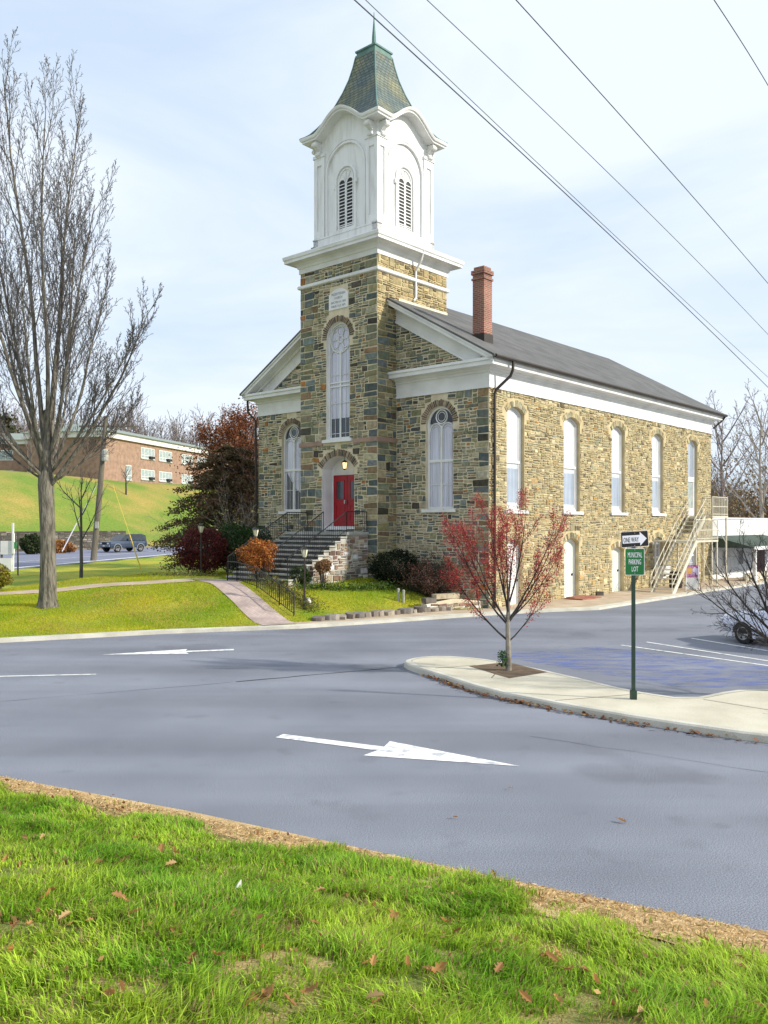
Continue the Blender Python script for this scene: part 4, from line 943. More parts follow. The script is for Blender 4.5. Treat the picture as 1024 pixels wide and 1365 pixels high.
# ---------------------------------------------------------------- annex behind the church
an = thing('annex', 'low white annex with green canopy roof beyond the fire escape', 'building', (CX, CY, 0), ROT)
b = MB(); b.box(L_ + .05, 44, .0, 9, -.4, 3.5); b.build('wall', M['white_board'], an)
b = MB(); b.box(L_ + .0, 44.1, -.06, 9.1, 3.5, 3.6); b.build('roof_edge', M['white'], an)
b = MB(); t0, t1, sd = 21.9, 32.2, -2.3
b.add([(t0, -.01, 2.55), (t1 - 1.6, -.01, 2.55), (t1, sd, 1.95), (t0, sd, 1.95), (t1, -.01, 1.95), (t0, -.01, 1.90), (t0, sd, 1.90), (t1, sd, 1.90), (t1, -.01, 1.90)], [(0, 1, 2, 3), (1, 4, 2), (0, 3, 6, 5), (5, 6, 7, 8), (3, 2, 7, 6), (2, 4, 8, 7)])
b.build('canopy_roof', M['green_roof'], an)
b = MB(); b.box(t0 - .03, t1 + .05, sd - .07, sd - .002, 1.80, 1.99); b.box(t1 + .002, t1 + .06, sd, -.02, 1.80, 1.99); b.build('fascia', M['white'], an)
for t in (22.6, 25.3, 28.2, 31.8): b = MB(); b.box(t - .09, t + .09, sd + .08, sd + .26, -.3, 1.86); b.box(t - .12, t + .12, sd + .05, sd + .29, 1.70, 1.80); b.build('post', M['white'], an)
b = MB(); b.box(28.9, 30.9, -.06, -.003, -.2, 1.78); b.build('door', mat('maroon_door', (.10, .012, .018), (.05, .008, .012), 2, .6), an)
for t in (23.6, 26.2): b = MB(); b.box(t, t + .75, -.05, -.003, .75, 1.7); w = b.build('window', M['white'], an); b = MB(); b.box(t + .06, t + .69, -.06, -.051, .81, 1.64); b.build('pane', M['dark_glass'], w)
b = MB(); b.box(22.0, 27.4, -1.9, -1.8, -.3, .5); b.build('low_wall', M['cream'], an)

# ---------------------------------------------------------------- trees and shrubs
def grow(b, p, d, L, r0, lev, cfg, rg, tips=None):
    n = cfg['seg'][lev]; sides = cfg['sides'][lev]; pts = [p.copy()]; dd = d.normalized(); q = p.copy(); dirs = [dd]
    for i in range(n):
        w = cfg['wig'][lev]; dd = (dd + Vector((rg.uniform(-w, w), rg.uniform(-w, w), rg.uniform(-w, w) + cfg['up'][lev]))).normalized()
        q = q + dd * (L / n); pts.append(q.copy()); dirs.append(dd)
    rt = cfg.get('tip', .006); rads = [max(rt, r0 * (1 - .82 * i / n)) for i in range(n + 1)]
    b.tube(pts, rads, sides, cfg['mi'][lev], cap=False)
    if tips is not None and lev >= cfg.get('leaflev', 2):
        for i in range(1, n + 1): tips.append((pts[i], dirs[i], lev))
    if lev + 1 >= len(cfg['n']) + 1 or lev >= len(cfg['n']): return
    m = cfg['n'][lev]; m = m if isinstance(m, int) else rg.randint(*m); az = rg.uniform(0, 6.28)
    for k in range(m):
        f = cfg['from'][lev] + (1 - cfg['from'][lev]) * (k + rg.random()) / m; i = min(n - 1, int(f * n)); g = f * n - i
        pp = pts[i].lerp(pts[i + 1], g); base = dirs[i]; az += 2.4 + rg.uniform(-.5, .5)
        o1 = base.orthogonal().normalized(); o2 = base.cross(o1); an_ = R(cfg['ang'][lev]) * rg.uniform(.7, 1.3)
        nd = base * math.cos(an_) + (o1 * math.cos(az) + o2 * math.sin(az)) * math.sin(an_)
        l2 = L * cfg['ratio'][lev] * rg.uniform(.65, 1.15) * (1 - cfg.get('taper', .55) * f)
        grow(b, pp, nd, l2, max(rt, min(rads[i] * .75, r0 * cfg['rr'][lev] * (1 - .5 * f))), lev + 1, cfg, rg, tips)
# big bare tree on the left lawn
x, y, z = on_yard(63, 809); BT = Vector((x, y, z))
bt = thing('bare_tree', 'tall leafless tree with thick grey furrowed trunk on the left lawn', 'tree', BT)
b = MB(); rg = random.Random(8); prof = [(0, .38), (.12, .315), (.35, .275), (1.0, .25), (2.0, .238), (3.2, .235), (4.1, .245), (4.7, .22), (5.6, .18), (6.6, .12)]
vs = []; NSD = 28
for h, r in prof:
    for k in range(NSD):
        a_ = 2 * math.pi * k / NSD; rr = r * (1 + .045 * math.sin(7 * a_ + h * .8) + .03 * math.sin(11 * a_ - h) + (.12 * math.sin(4 * a_ + 1) if h < .2 else 0)); vs.append((.04 * math.sin(h) + rr * math.cos(a_), rr * math.sin(a_), h - .08))
b.add(vs, [(i * NSD + k, i * NSD + (k + 1) % NSD, (i + 1) * NSD + (k + 1) % NSD, (i + 1) * NSD + k) for i in range(len(prof) - 1) for k in range(NSD)])
b.build('trunk', M['bark'], bt, smooth=True)
cfg = dict(seg=[9, 7, 5, 4, 3], sides=[8, 5, 4, 3, 3], wig=[.05, .07, .09, .12, .18], up=[.075, .13, .11, .07, .02], mi=[0, 1, 1, 1, 1], n=[15, 8, 5, 3], ang=[22, 25, 30, 36], ratio=[.38, .48, .48, .5], rr=[.34, .45, .55, .6], tip=.0055, taper=.5)
cfg['from'] = [.22, .15, .15, .2]
b = MB()
limbs = [(4.2, 95, 40, 8.0, .13), (4.0, -20, 47, 8.8, .15), (4.3, 190, 44, 8.8, .15), (4.6, 30, 27, 9.0, .13), (4.5, 150, 31, 10.0, .14), (4.5, 265, 33, 9.0, .13), (4.9, 5, 12, 11.4, .15), (4.9, 178, 15, 12.6, .16), (5.0, 80, 13, 12.6, .15), (5.2, 300, 10, 13.6, .16), (5.6, 200, 4, 15.4, .17), (6.2, 20, 3, 13.6, .15), (5.0, 340, 20, 9.6, .13), (4.8, 200, 23, 11.5, .14), (4.4, 330, 52, 7.0, .11), (4.3, 225, 54, 6.4, .11), (4.1, 10, 62, 5.2, .08), (4.2, 170, 64, 5.4, .08)]
for h, az, ti, L, r in limbs:
    a_ = R(az); t_ = R(ti); grow(b, Vector((.12 * math.cos(a_), .12 * math.sin(a_), h)), Vector((math.sin(t_) * math.cos(a_), math.sin(t_) * math.sin(a_), math.cos(t_))), L * .755, r * .52, 0, cfg, rg)
b.build('branches', [M['bark'], M['twig']], bt, fix=False)

# young bare tree nearer the road, and more of its kind
def small_bare(name, label, loc, h, seed, mats, spread=1.0, r=.06, fork=.33, nl=7, cat='tree', group=None):
    t = thing(name, label, cat, loc, 0, group); rg = random.Random(seed); b = MB()
    b.tube([(0, 0, -.1), (.01, 0, .05), (.02, .01, h * fork * .5), (0, .02, h * fork), (.02, 0, h * .6), (0, 0, h)], [r * 1.4, r * 1.1, r, r * .9, r * .5, .006], 8); b.build('trunk', mats[0], t)
    c = dict(seg=[5, 4, 3], sides=[5, 4, 3], wig=[.08, .12, .16], up=[.10, .08, .03], mi=[0, 0, 0], n=[6, 4], ang=[35, 38], ratio=[.45, .5], rr=[.5, .55], tip=.005); c['from'] = [.2, .2]
    b = MB()
    for k in range(nl):
        a_ = k * 2.4 + rg.uniform(-.3, .3); f = fork + (.85 - fork) * k / nl; ti = R(rg.uniform(34, 50)) * spread
        grow(b, Vector((0, 0, h * f)), Vector((math.sin(ti) * math.cos(a_), math.sin(ti) * math.sin(a_), math.cos(ti))), h * (.50 - .32 * k / nl) * rg.uniform(.9, 1.15), r * .45, 0, c, rg)
    b.build('branches', mats[1], t, fix=False); return t
small_bare('bare_sapling', 'slender leafless young tree on the grass beside the utility pole', on_yard(108, 773), 5.6, 4, (M['twig'], M['twig']), r=.085)
X_, Y_, Z_ = hill_ray(168, 660)
small_bare('bare_sapling', 'small bare tree on the hillside lawn below the school', (X_, Y_, Z_), 4.4, 6, (M['darktwig'], M['twig']), r=.12)

# red-leaved ornamental tree in the island pit
rt_ = thing('red_leaf_tree', 'small vase-shaped tree with crimson leaves planted in the island pit', 'tree', (2.62, 17.97, .13))
rg = random.Random(17); b = MB(); b.tube([(0, 0, -.02), (.0, 0, .1), (-.01, 0, .5), (-.02, .01, 1.0), (.0, .0, 1.45)], [.075, .062, .055, .048, .03], 9); b.build('trunk', mat('pale_trunk', (.30, .27, .22), (.16, .14, .12), 6, .9, .4, 30), rt_)
cfg = dict(seg=[7, 5, 4], sides=[6, 4, 3], wig=[.05, .07, .10], up=[.10, .14, .14], mi=[0, 0, 0], n=[5, 5], ang=[27, 26], ratio=[.52, .55], rr=[.5, .55], tip=.0035, leaflev=0, taper=.5); cfg['from'] = [.18, .15]
b = MB(); tips = []; LV = []; LC = []
VB = [(.62, 178, 50, 2.15, .028), (.60, 5, 48, 1.5, .02), (.95, 172, 44, 2.5, .026), (1.0, 20, 40, 2.3, .026), (1.0, 200, 34, 2.3, .024), (1.05, -20, 34, 2.4, .024), (1.15, 95, 28, 2.3, .024), (1.2, 260, 26, 2.3, .024), (1.3, 160, 16, 2.4, .024), (1.35, 20, 16, 2.5, .024), (1.4, 0, 4, 2.35, .022), (1.05, 0, 48, 2.0, .02), (1.0, 140, 42, 2.2, .022)]
for h, az, ti, L, r in VB:
    tp = []; a_, t_ = R(az), R(ti * 1.1); grow(b, Vector((-.01, 0, h)), Vector((math.sin(t_) * math.cos(a_), math.sin(t_) * math.sin(a_), math.cos(t_))), L * (.92 if ti > 30 else .84), r * .9, 0, cfg, rg, tp); tips += tp
b.build('branches', M['darktwig'], rt_, fix=False)
for p, d, lev in tips:
    dens = (1.0 if p.x < -.1 else .62) * (0 if p.z < 1.0 else min(1, (p.z - .95) * 1.6)) * (.55 if lev == 0 else 1)
    for _ in range(12):
        if rg.random() > dens: continue
        q = p + Vector((rg.gauss(0, .045), rg.gauss(0, .045), rg.gauss(-.03, .06))); s_ = rg.uniform(.009, .016)
        u = Vector((rg.uniform(-1, 1), rg.uniform(-1, 1), rg.uniform(-1.2, .2))).normalized(); w = u.orthogonal().normalized(); u *= s_ * 1.5; w *= s_ * .8
        LV.append([q - u, q - w, q + u, q + w]); k = rg.uniform(.6, 1.35); LC.append(rg.choice([(.36 * k, .025 * k, .035 * k), (.27 * k, .02 * k, .03 * k), (.44 * k, .06 * k, .045 * k), (.32 * k, .09 * k, .04 * k)]))
quads_obj('leaves', np.array([[tuple(c) for c in q] for q in LV]), np.array(LC), M['leaf'], rt_)
b = MB(); LV = []; LC = []                                       # green sucker shoots at the foot
for k in range(260):
    q = Vector((-.12 + rg.gauss(0, .05), -.03 + rg.gauss(0, .05), rg.uniform(.1, .42))); s_ = rg.uniform(.015, .035); u = Vector((rg.uniform(-1, 1), rg.uniform(-1, 1), rg.uniform(-1, 1))).normalized(); w = u.orthogonal().normalized()
    LV.append([q - u * s_, q - w * s_ * .6, q + u * s_, q + w * s_ * .6]); k_ = rg.uniform(.6, 1.3); LC.append((.05 * k_, .11 * k_, .04 * k_))
quads_obj('sucker_shoots', np.array([[tuple(c) for c in q] for q in LV]), np.array(LC), M['ivy'], rt_)

# dark bare tree on the right, leaning into the frame
rb = thing('bare_tree', 'low dark leafless tree with spreading branches at the right edge', 'tree', (7.55, 15.7, .13))
rg = random.Random(23); b = MB(); b.tube([(0, 0, -.05), (0, 0, .15), (-.06, .02, .5), (-.12, .02, .8)], [.12, .10, .085, .08], 9); b.build('trunk', M['darktwig'], rb)
cfg = dict(seg=[8, 6, 5, 3], sides=[6, 5, 3, 3], wig=[.07, .12, .16, .2], up=[.045, .05, .04, .0], mi=[0, 0, 0, 0], n=[9, 6, 4], ang=[32, 36, 40], ratio=[.46, .5, .5], rr=[.5, .55, .6], tip=.0026, taper=.5); cfg['from'] = [.2, .15, .2]
b = MB()
for h, az, ti, L, r in [(.75, 172, 66, 2.0, .045), (.7, 196, 58, 1.9, .04), (.8, 160, 50, 2.0, .045), (.78, 205, 40, 2.0, .04), (.8, 175, 32, 2.2, .05), (.8, 90, 30, 2.1, .04), (.8, 250, 34, 2.0, .04), (.8, 150, 15, 2.3, .045), (.8, 20, 20, 2.3, .045), (.8, 0, 45, 2.0, .045), (.75, 30, 60, 1.8, .04), (.78, 320, 50, 1.9, .04), (.72, 186, 74, 1.5, .03)]:
    a_, t_ = R(az), R(ti); grow(b, Vector((-.11, .02, h)), Vector((math.sin(t_) * math.cos(a_), math.sin(t_) * math.sin(a_), math.cos(t_))), L, r * .66, 0, cfg, rg)
b.build('branches', M['darktwig'], rb, fix=False)

def leaf_quads(P_, size, rg_np, flat_=0.0, aspect=.6):
    n = len(P_); u = rg_np.normal(size=(n, 3)); u[:, 2] *= (1 - flat_); u /= np.linalg.norm(u, axis=1)[:, None]
    r = rg_np.normal(size=(n, 3)); w = np.cross(u, r); w /= np.linalg.norm(w, axis=1)[:, None]; s_ = size * rg_np.uniform(.6, 1.3, (n, 1))
    return np.stack([P_ - u * s_, P_ - w * s_ * aspect, P_ + u * s_, P_ + w * s_ * aspect], 1)
def pal_cols(n, pal, rn, jit=.3):
    pal = np.array(pal); c = pal[rn.integers(0, len(pal), n)]; return c * rn.uniform(1 - jit, 1 + jit, (n, 1))
def shrub(name, label, loc, rx, ry, h, pal, seed, n=5000, size=.04, cat='shrub', shell=.45, zc=None, lump=.14, stems=True, sm_='darktwig', squash=1.0, group=None, fl='foliage', base=0.0):
    t = thing(name, label, cat, loc, 0, group); rn = np.random.default_rng(seed)
    d = rn.normal(size=(n, 3)); d /= np.linalg.norm(d, axis=1)[:, None]; rad = rn.uniform(shell, 1, n) ** .6
    k = [rn.uniform(2, 6, 3) for _ in range(5)]; ph = rn.uniform(0, 6.3, 5)
    lumpv = 1 + lump * sum(np.sin(d @ k[i] + ph[i]) for i in range(5)) / 2
    P_ = d * (rad * lumpv)[:, None] * np.array([rx, ry, (h - base) / 2]) + np.array([0, 0, (h + base) / 2])
    P_ = P_[P_[:, 2] > .02]
    quads_obj(fl, leaf_quads(P_, size, rn), pal_cols(len(P_), pal, rn), M['leaf'], t)
    if stems:
        b = MB(); rg = random.Random(seed)
        for i in range(9):
            a_ = rg.uniform(0, 6.3); q = rg.uniform(.2, .75); b.tube([(.06 * math.cos(a_), .06 * math.sin(a_), -.05), (q * rx * .5 * math.cos(a_), q * ry * .5 * math.sin(a_), h * .4), (q * rx * math.cos(a_), q * ry * math.sin(a_), h * .8)], [.025, .018, .008], 5)
        b.build('stem', M[sm_], t)
    return t
g = lambda x, y: (x, y, yard_z(x, y))
shrub('maroon_shrub', 'rounded dark maroon shrub beside the left lamp post', g(-7.75, 36.6), 1.13, 1.1, 2.1, [(.13, .018, .022), (.09, .012, .015), (.17, .035, .03), (.06, .02, .015)], 1, 9000, .045)
x, y, z = on_yard(345, 781)
shrub('orange_shrub', 'clipped ball shrub of rusty orange leaves on bare stems', (-4.72, 32.1, yard_z(-4.72, 32.1)), .66, .64, 1.62, [(.42, .15, .03), (.34, .10, .025), (.48, .22, .05), (.26, .08, .02)], 2, 6000, .036, base=.42, shell=.3)
shrub('evergreen_shrub', 'dark green evergreen shrub behind the steps handrail', g(-6.3, 37.6), 1.5, 1.1, 2.2, [(.03, .075, .015), (.02, .05, .012), (.045, .09, .02)], 3, 8000, .05)
shrub('evergreen_shrub', 'near-black clipped yew under the right front window', (.40, 33.1, yard_z(.4, 33.1)), 1.02, .72, 1.40, [(.012, .022, .009), (.008, .014, .007), (.02, .03, .012)], 4, 9000, .035)
shrub('evergreen_shrub', 'small dark green conifer bush at the foot of the stone side wall', g(-3.1, 31.4), .42, .4, .75, [(.03, .06, .012), (.05, .09, .02), (.02, .04, .01)], 5, 2500, .03)
shrub('dried_shrub', 'brown dried flower bush against the stair side wall', g(-2.25, 31.5), .30, .28, 1.05, [(.25, .14, .07), (.18, .10, .05), (.34, .20, .10)], 6, 1400, .04, base=.55)
x, y, z = on_yard(0, 788); shrub('yellow_shrub', 'yellow-green shrub at the far left edge of the lawn', (x - .3, y, z), .75, .7, 1.1, [(.30, .26, .03), (.22, .22, .03), (.14, .10, .03)], 7, 3500, .05)
# twiggy brown bush right of the yew
def twig_bush(name, label, loc, rx, h, seed, m, n=46, leaves=None, cat='shrub'):
    t = thing(name, label, cat, loc); rg = random.Random(seed); b = MB(); tp = []
    c = dict(seg=[5, 4, 3], sides=[4, 3, 3], wig=[.10, .14, .18], up=[.02, .02, .0], mi=[0, 0, 0], n=[6, 4], ang=[34, 40], ratio=[.45, .5], rr=[.55, .6], tip=.004, leaflev=0); c['from'] = [.25, .2]
    for i in range(n):
        a_ = rg.uniform(0, 6.3); ti = math.acos(rg.uniform(.25, 1)); grow(b, Vector((rg.uniform(-.2, .2) * rx, rg.uniform(-.2, .2) * rx, 0)), Vector((math.sin(ti) * math.cos(a_) * rx / h, math.sin(ti) * math.sin(a_) * rx / h, math.cos(ti))), h * rg.uniform(.6, 1), .014, 0, c, rg, tp)
    b.build('branches', m, t, fix=False)
    if leaves:
        rn = np.random.default_rng(seed); pp = np.array([tuple(p) for p, _, _ in tp]); pp = pp[rn.integers(0, len(pp), leaves[1])] + rn.normal(0, .06, (leaves[1], 3)); pp[:, 2] = np.maximum(pp[:, 2], .05)
        quads_obj('leaves', leaf_quads(pp, leaves[2], rn), pal_cols(len(pp), leaves[0], rn), M['leaf'], t)
    return t
twig_bush('brown_bush', 'tangled brown twiggy bush between the yew and the church corner', (1.95, 32.75, yard_z(1.95, 32.75)), 1.35, 1.75, 31, M['darktwig'], 60, ([(.12, .05, .035), (.08, .05, .03), (.16, .07, .05)], 5200, .03))
twig_bush('bare_dogwood', 'pale leafless dogwood in front of the dark evergreen', g(-6.9, 40.0), 2.6, 4.6, 33, M['paletwig'], 22)

# big dark evergreen left of the church and a copper beech above it
def layered_tree(name, label, loc, h, rmax, pal, seed, n_br=90, per=130, size=.09, trunk_m='darktwig', lean=(0, 0), base=.6, shape=lambda f: (1 - f) ** .7):
    t = thing(name, label, 'tree', loc); rg = random.Random(seed); rn = np.random.default_rng(seed); b = MB()
    b.tube([(0, 0, -.2), (0, 0, h * .5), (0, 0, h * .97)], [.22, .14, .02], 8); b.build('trunk', M[trunk_m], t); b = MB(); PP = []
    for i in range(n_br):
        f = (i + .5) / n_br; z = base + (h - base) * f; a_ = i * 2.399 + rg.uniform(-.3, .3); r = rmax * shape(f) * rg.uniform(.7, 1.12); dz = -.10 * r + rg.uniform(-.2, .3)
        e_ = Vector((r * math.cos(a_), r * math.sin(a_), dz)); b.tube([(0, 0, z), Vector((0, 0, z)) + e_ * .5 + Vector((0, 0, .12 * r)), Vector((0, 0, z)) + e_], [.05, .03, .008], 4)
        k = int(per * (.35 + r / rmax)); s_ = rn.uniform(.22, 1.03, k) ** .8; off = rn.normal(0, 1, (k, 3)) * np.array([1, 1, .38]) * (.10 + .16 * r * .5) * (1.15 - s_[:, None] * .6)
        PP.append(np.array([0, 0, z]) + np.outer(s_, np.array(e_)) + np.outer(4 * s_ * (1 - s_), [0, 0, .10 * r]) + off)
    b.build('branches', M[trunk_m], t, fix=False); PP = np.concatenate(PP); PP = PP[PP[:, 2] > .1]
    quads_obj('foliage', leaf_quads(PP, size, rn, .5), pal_cols(len(PP), pal, rn, .4), M['leaf'], t); return t
layered_tree('evergreen_tree', 'broad dark evergreen with brownish drooping boughs left of the church', g(-8.0, 44.5), 6.7, 4.0, [(.08, .075, .03), (.16, .095, .05), (.06, .06, .025), (.22, .115, .06), (.13, .09, .05)], 41, 120, 420, .062, shape=lambda f: (1.02 - f) ** .55 * (1 if f > .12 else .9))
def crown_tree(name, label, loc, h, rx, z0, pal, seed, clumps=46, per=230, size=.09, tm='darktwig', trunk_r=.2, group=None, cr=.26):
    t = thing(name, label, 'tree', loc, 0, group); rg = random.Random(seed); rn = np.random.default_rng(seed); b = MB(); b.tube([(0, 0, -.3), (.05, 0, z0), (0, .05, (z0 + h) / 2), (0, 0, h * .95)], [trunk_r * 1.3, trunk_r, trunk_r * .6, .02], 8); b.build('trunk', M[tm], t)
    PP = []; b = MB()
    for i in range(clumps):
        d = rn.normal(size=3); d /= np.linalg.norm(d); q = rn.uniform(.35, 1) ** .5; c = np.array([d[0] * rx * q, d[1] * rx * q, (z0 + h) / 2 + d[2] * (h - z0) / 2 * q]); s_ = rx * cr * rn.uniform(.6, 1.3)
        PP.append(c + rn.normal(0, 1, (per, 3)) * s_ * np.array([.55, .55, .42])); b.tube([(0, 0, z0 + (c[2] - z0) * .4), tuple(c * np.array([.5, .5, 1]) * np.array([1, 1, .9])), tuple(c)], [.06, .035, .01], 4)
    b.build('branches', M[tm], t, fix=False); PP = np.concatenate(PP); PP = PP[PP[:, 2] > .2]
    quads_obj('foliage', leaf_quads(PP, size, rn), pal_cols(len(PP), pal, rn, .4), M['leaf'], t); return t
crown_tree('russet_tree', 'tree with dry russet-brown leaves rising behind the church corner', (-8.6, 53.0, .5), 10.1, 3.3, 3.6, [(.22, .075, .03), (.16, .05, .022), (.28, .11, .045), (.12, .045, .02)], 43, 54, 420, .07)
twig_bush('bare_dogwood', 'pinkish bare dogwood filling the gap beside the church wall', g(-5.6, 42.6), 2.2, 6.4, 35, mat('pink_twig', (.25, .17, .145), (.17, .11, .09), 2, .9), 26)

# woods: far trees one can tell apart, and masses one cannot
def bare_crown_mesh(seed, h, nl=9, m=None, tip=.02):
    rg = random.Random(seed); b = MB(); b.tube([(0, 0, -.5), (0, 0, h * .3), (.1, .1, h * .6), (0, 0, h * .92)], [h * .014, h * .011, h * .006, .015], 6)
    c = dict(seg=[5, 4, 3], sides=[4, 3, 3], wig=[.10, .14, .18], up=[.09, .07, .03], mi=[0, 0, 0], n=[7, 5], ang=[36, 40], ratio=[.46, .5], rr=[.5, .55], tip=tip); c['from'] = [.2, .2]
    for k in range(nl):
        a_ = k * 2.4 + rg.uniform(-.4, .4); f = .25 + .6 * k / nl; ti = R(rg.uniform(25, 52)); grow(b, Vector((0, 0, h * f)), Vector((math.sin(ti) * math.cos(a_), math.sin(ti) * math.sin(a_), math.cos(ti))), h * (.52 - .3 * k / nl) * rg.uniform(.8, 1.2), h * .0055, 0, c, rg)
    return b
def far_tree(label, loc, b, m, sc=1, rz=0, group='bare trees behind the school'):
    t = thing('bare_tree', label, 'tree', loc, rz, group); o = b.build('crown', m, t, fix=False); t.scale = (sc, sc, sc); return t

# ---------------------------------------------------------------- school on the hill
sd_ = Vector((.25, .968)); sn = Vector((.968, -.25)); SO = Vector((-44.4, 138.0)); SZ = 10.1
sc_ = thing('school', 'long two-storey red brick school with grey-green roof on the hill', 'building', (SO.x, SO.y, SZ), math.atan2(sd_.y, sd_.x))
b = MB(); b.box(-1.5, 46, 0, 14, -2.5, 7.1); b.build('wall', M['school_brick'], sc_)
b = MB(); b.box(-2.0, 46.6, -.5, 14.5, 7.1, 8.0); b.build('fascia', M['white'], sc_)
b = MB(); b.add([(-2.4, -.9, 8.003), (47, -.9, 8.003), (47, 15, 8.003), (-2.4, 15, 8.003), (2.6, 7, 10.0), (42, 7, 10.0)], [(0, 1, 5, 4), (1, 2, 5), (2, 3, 4, 5), (3, 0, 4), (0, 3, 2, 1)]); b.build('roof', M['school_roof'], sc_)
def sch_win(t, z, w, h, ac=False):
    b = MB(); b.ring([(t, z), (t + w, z), (t + w, z + h), (t, z + h)], [(t + .12, z + .12), (t + w - .12, z + .12), (t + w - .12, z + h - .12), (t + .12, z + h - .12)], lambda u, zz, d: (u, -d, zz), -.05, .06)
    k = max(1, round(w / 1.2))
    for i in range(1, k): b.box(t + w * i / k - .05, t + w * i / k + .05, -.05, -.002, z + .1, z + h - .1)
    b.box(t + .1, t + w - .1, -.045, -.003, z + h * .30 - .04, z + h * .30 + .04); wn_ = b.build('window', M['white'], sc_)
    b = MB(); b.box(t + .1, t + w - .1, -.02, -.001, z + .1, z + h - .1); b.build('pane', M['teal_pane'], wn_)
    b = MB(); b.box(t - .1, t + w + .1, -.16, -.001, z - .16, z - .003); b.build('sill', M['step'], wn_)
    if ac: b = MB(); b.box(t + w * .55, t + w * .85, -.5, -.061, z + .05, z + .5); b.build('window_unit', M['iron'], wn_)
# window bays, worked out along the wall from where they stand
def along(px): k_ = (px - 512) / FPX; return (k_ * SO.y - SO.x) / (sd_.x - k_ * sd_.y)
for x0, x1 in ((188, 206), (212, 229), (242, 257), (262, 276)):
    a0, a1 = along(x0), along(x1)
    for z, h, ac in ((4.55, 1.9, True), (.9, 1.75, True)): sch_win(a0, z, a1 - a0, h, ac)
sch_win(along(167.5), .55, along(175) - along(167.5), 2.5)

lw_ = thing('school_wing', 'set-back left wing of the red brick school behind the big bare tree', 'building', (-46.5, 143, 9.6), math.pi)
b = MB(); b.box(0, 40, -9, 0, -3, 7.0); b.build('wall', M['school_brick'], lw_)
b = MB(); b.box(-.3, 40.4, -9.3, .3, 7.0, 7.7); b.build('fascia', M['white'], lw_)
b = MB(); b.add([(-.6, .6, 7.703), (40.6, .6, 7.703), (40.6, -9.6, 7.703), (-.6, -9.6, 7.703), (4, -4.5, 9.3), (36, -4.5, 9.3)], [(0, 1, 5, 4), (1, 2, 5), (2, 3, 4, 5), (3, 0, 4), (0, 3, 2, 1)]); b.build('roof', M['school_roof'], lw_)
for t in (4.0, 10.5, 15.5, 22.0, 28.0):
    for z in (.9, 4.3):
        b = MB(); b.ring([(t, z), (t + 2.6, z), (t + 2.6, z + 1.7), (t, z + 1.7)], [(t + .12, z + .12), (t + 2.48, z + .12), (t + 2.48, z + 1.58), (t + .12, z + 1.58)], lambda u, zz, d: (u, d, zz), -.05, .06); b.box(t + 1.25, t + 1.35, .002, .05, z + .1, z + 1.6)
        w = b.build('window', M['white'], lw_); b = MB(); b.box(t + .1, t + 2.5, .001, .02, z + .1, z + 1.6); b.build('pane', M['teal_pane'], w)
for i, (xx, yy, hh, lb) in enumerate(((-58, 128, 9, 'bare tree on the hill lawn in front of the school wing'), (-50, 121, 8, 'smaller bare tree on the hill just left of the utility pole'), (-66, 132, 10, 'bare tree at the far left of the hill lawn by the school wing'))):
    small_bare('bare_tree', lb, (xx, yy, hill_z(xx, yy)), hh, 200 + i, (M['twig'], M['greytwig']), r=.16, fork=.25, nl=10)
# trees behind the school
tl = [('bare_a', -96, 172, 17), ('bare_b', -80, 180, 19), ('bare_c', -66, 178, 16), ('bare_d', -58, 186, 19), ('bare_e', -50, 192, 17), ('bare_f', -44, 204, 20), ('bare_g', -38, 212, 18), ('bare_h', -30, 205, 15)]
lab = ['bare grey tree at the far left end of the school wing', 'tall bare tree above the left wing of the school', 'bare tree behind the utility pole top on the ridge', 'dense bare tree over the school roof left of centre', 'bare tree with open crown above the middle of the school roof', 'tall thin bare tree standing over the school roof middle', 'bare tree showing above the right end of the school roof', 'short bare tree right of the school beside the evergreen']
mA, mB_ = bare_crown_mesh(101, 17, 10, tip=.028), bare_crown_mesh(102, 17, 11, tip=.028)
protos = [far_tree(lab[0], (tl[0][1], tl[0][2], hill_z(tl[0][1], tl[0][2])), mA, M['greytwig'], 1, 0), far_tree(lab[1], (tl[1][1], tl[1][2], hill_z(tl[1][1], tl[1][2])), mB_, M['greytwig'], 1.1, 1)]
for i, (_, x, y, h) in enumerate(tl[2:]):
    o = copy_tree(protos[i % 2]); o.location = (x, y, hill_z(x, y) - .5); o.rotation_euler = (0, 0, i * 1.3); s_ = h / 17; o.scale = (s_, s_, s_); o['label'] = lab[i + 2]
crown_tree('evergreen_tree', 'dark green pine on the ridge just right of the bare trees', (-46, 230, hill_z(-46, 230) - .5), 15, 3.6, 4, [(.05, .075, .035), (.035, .055, .03), (.07, .08, .04)], 51, 40, 90, .35)
crown_tree('evergreen_tree', 'dark olive evergreen on the ridge behind the big left tree', (-75, 165, hill_z(-75, 165) - .5), 14, 6, 3, [(.05, .06, .025), (.035, .045, .02), (.09, .07, .03)], 52, 50, 90, .35)
rn = np.random.default_rng(60); b = MB(); rg = random.Random(61)  # the far wood on the ridge reads as one mass
cfw = dict(seg=[3, 3], sides=[3, 3], wig=[.1, .2], up=[.05, .03], mi=[0, 0], n=[7], ang=[34], ratio=[.5], rr=[.5], tip=.035); cfw['from'] = [.25]
def wood(name, label, spots, hfun, zf, m, per, tip):
    b = MB(); cfw['tip'] = tip
    for x, y in spots:
        h = hfun(); z = zf(x, y)
        b.tube([(x, y, z - .5), (x, y, z + h * .8)], [h * .009, .02], 4)
        for k in range(per):
            a_ = rg.uniform(0, 6.3); ti = R(rg.uniform(12, 48)); grow(b, Vector((x, y, z + h * rg.uniform(.12, .75))), Vector((math.sin(ti) * math.cos(a_), math.sin(ti) * math.sin(a_), math.cos(ti))), h * rg.uniform(.2, .38), h * .005, 0, cfw, rg)
    return tag(b.build(name, m, fix=False), label, 'wood', kind='stuff')
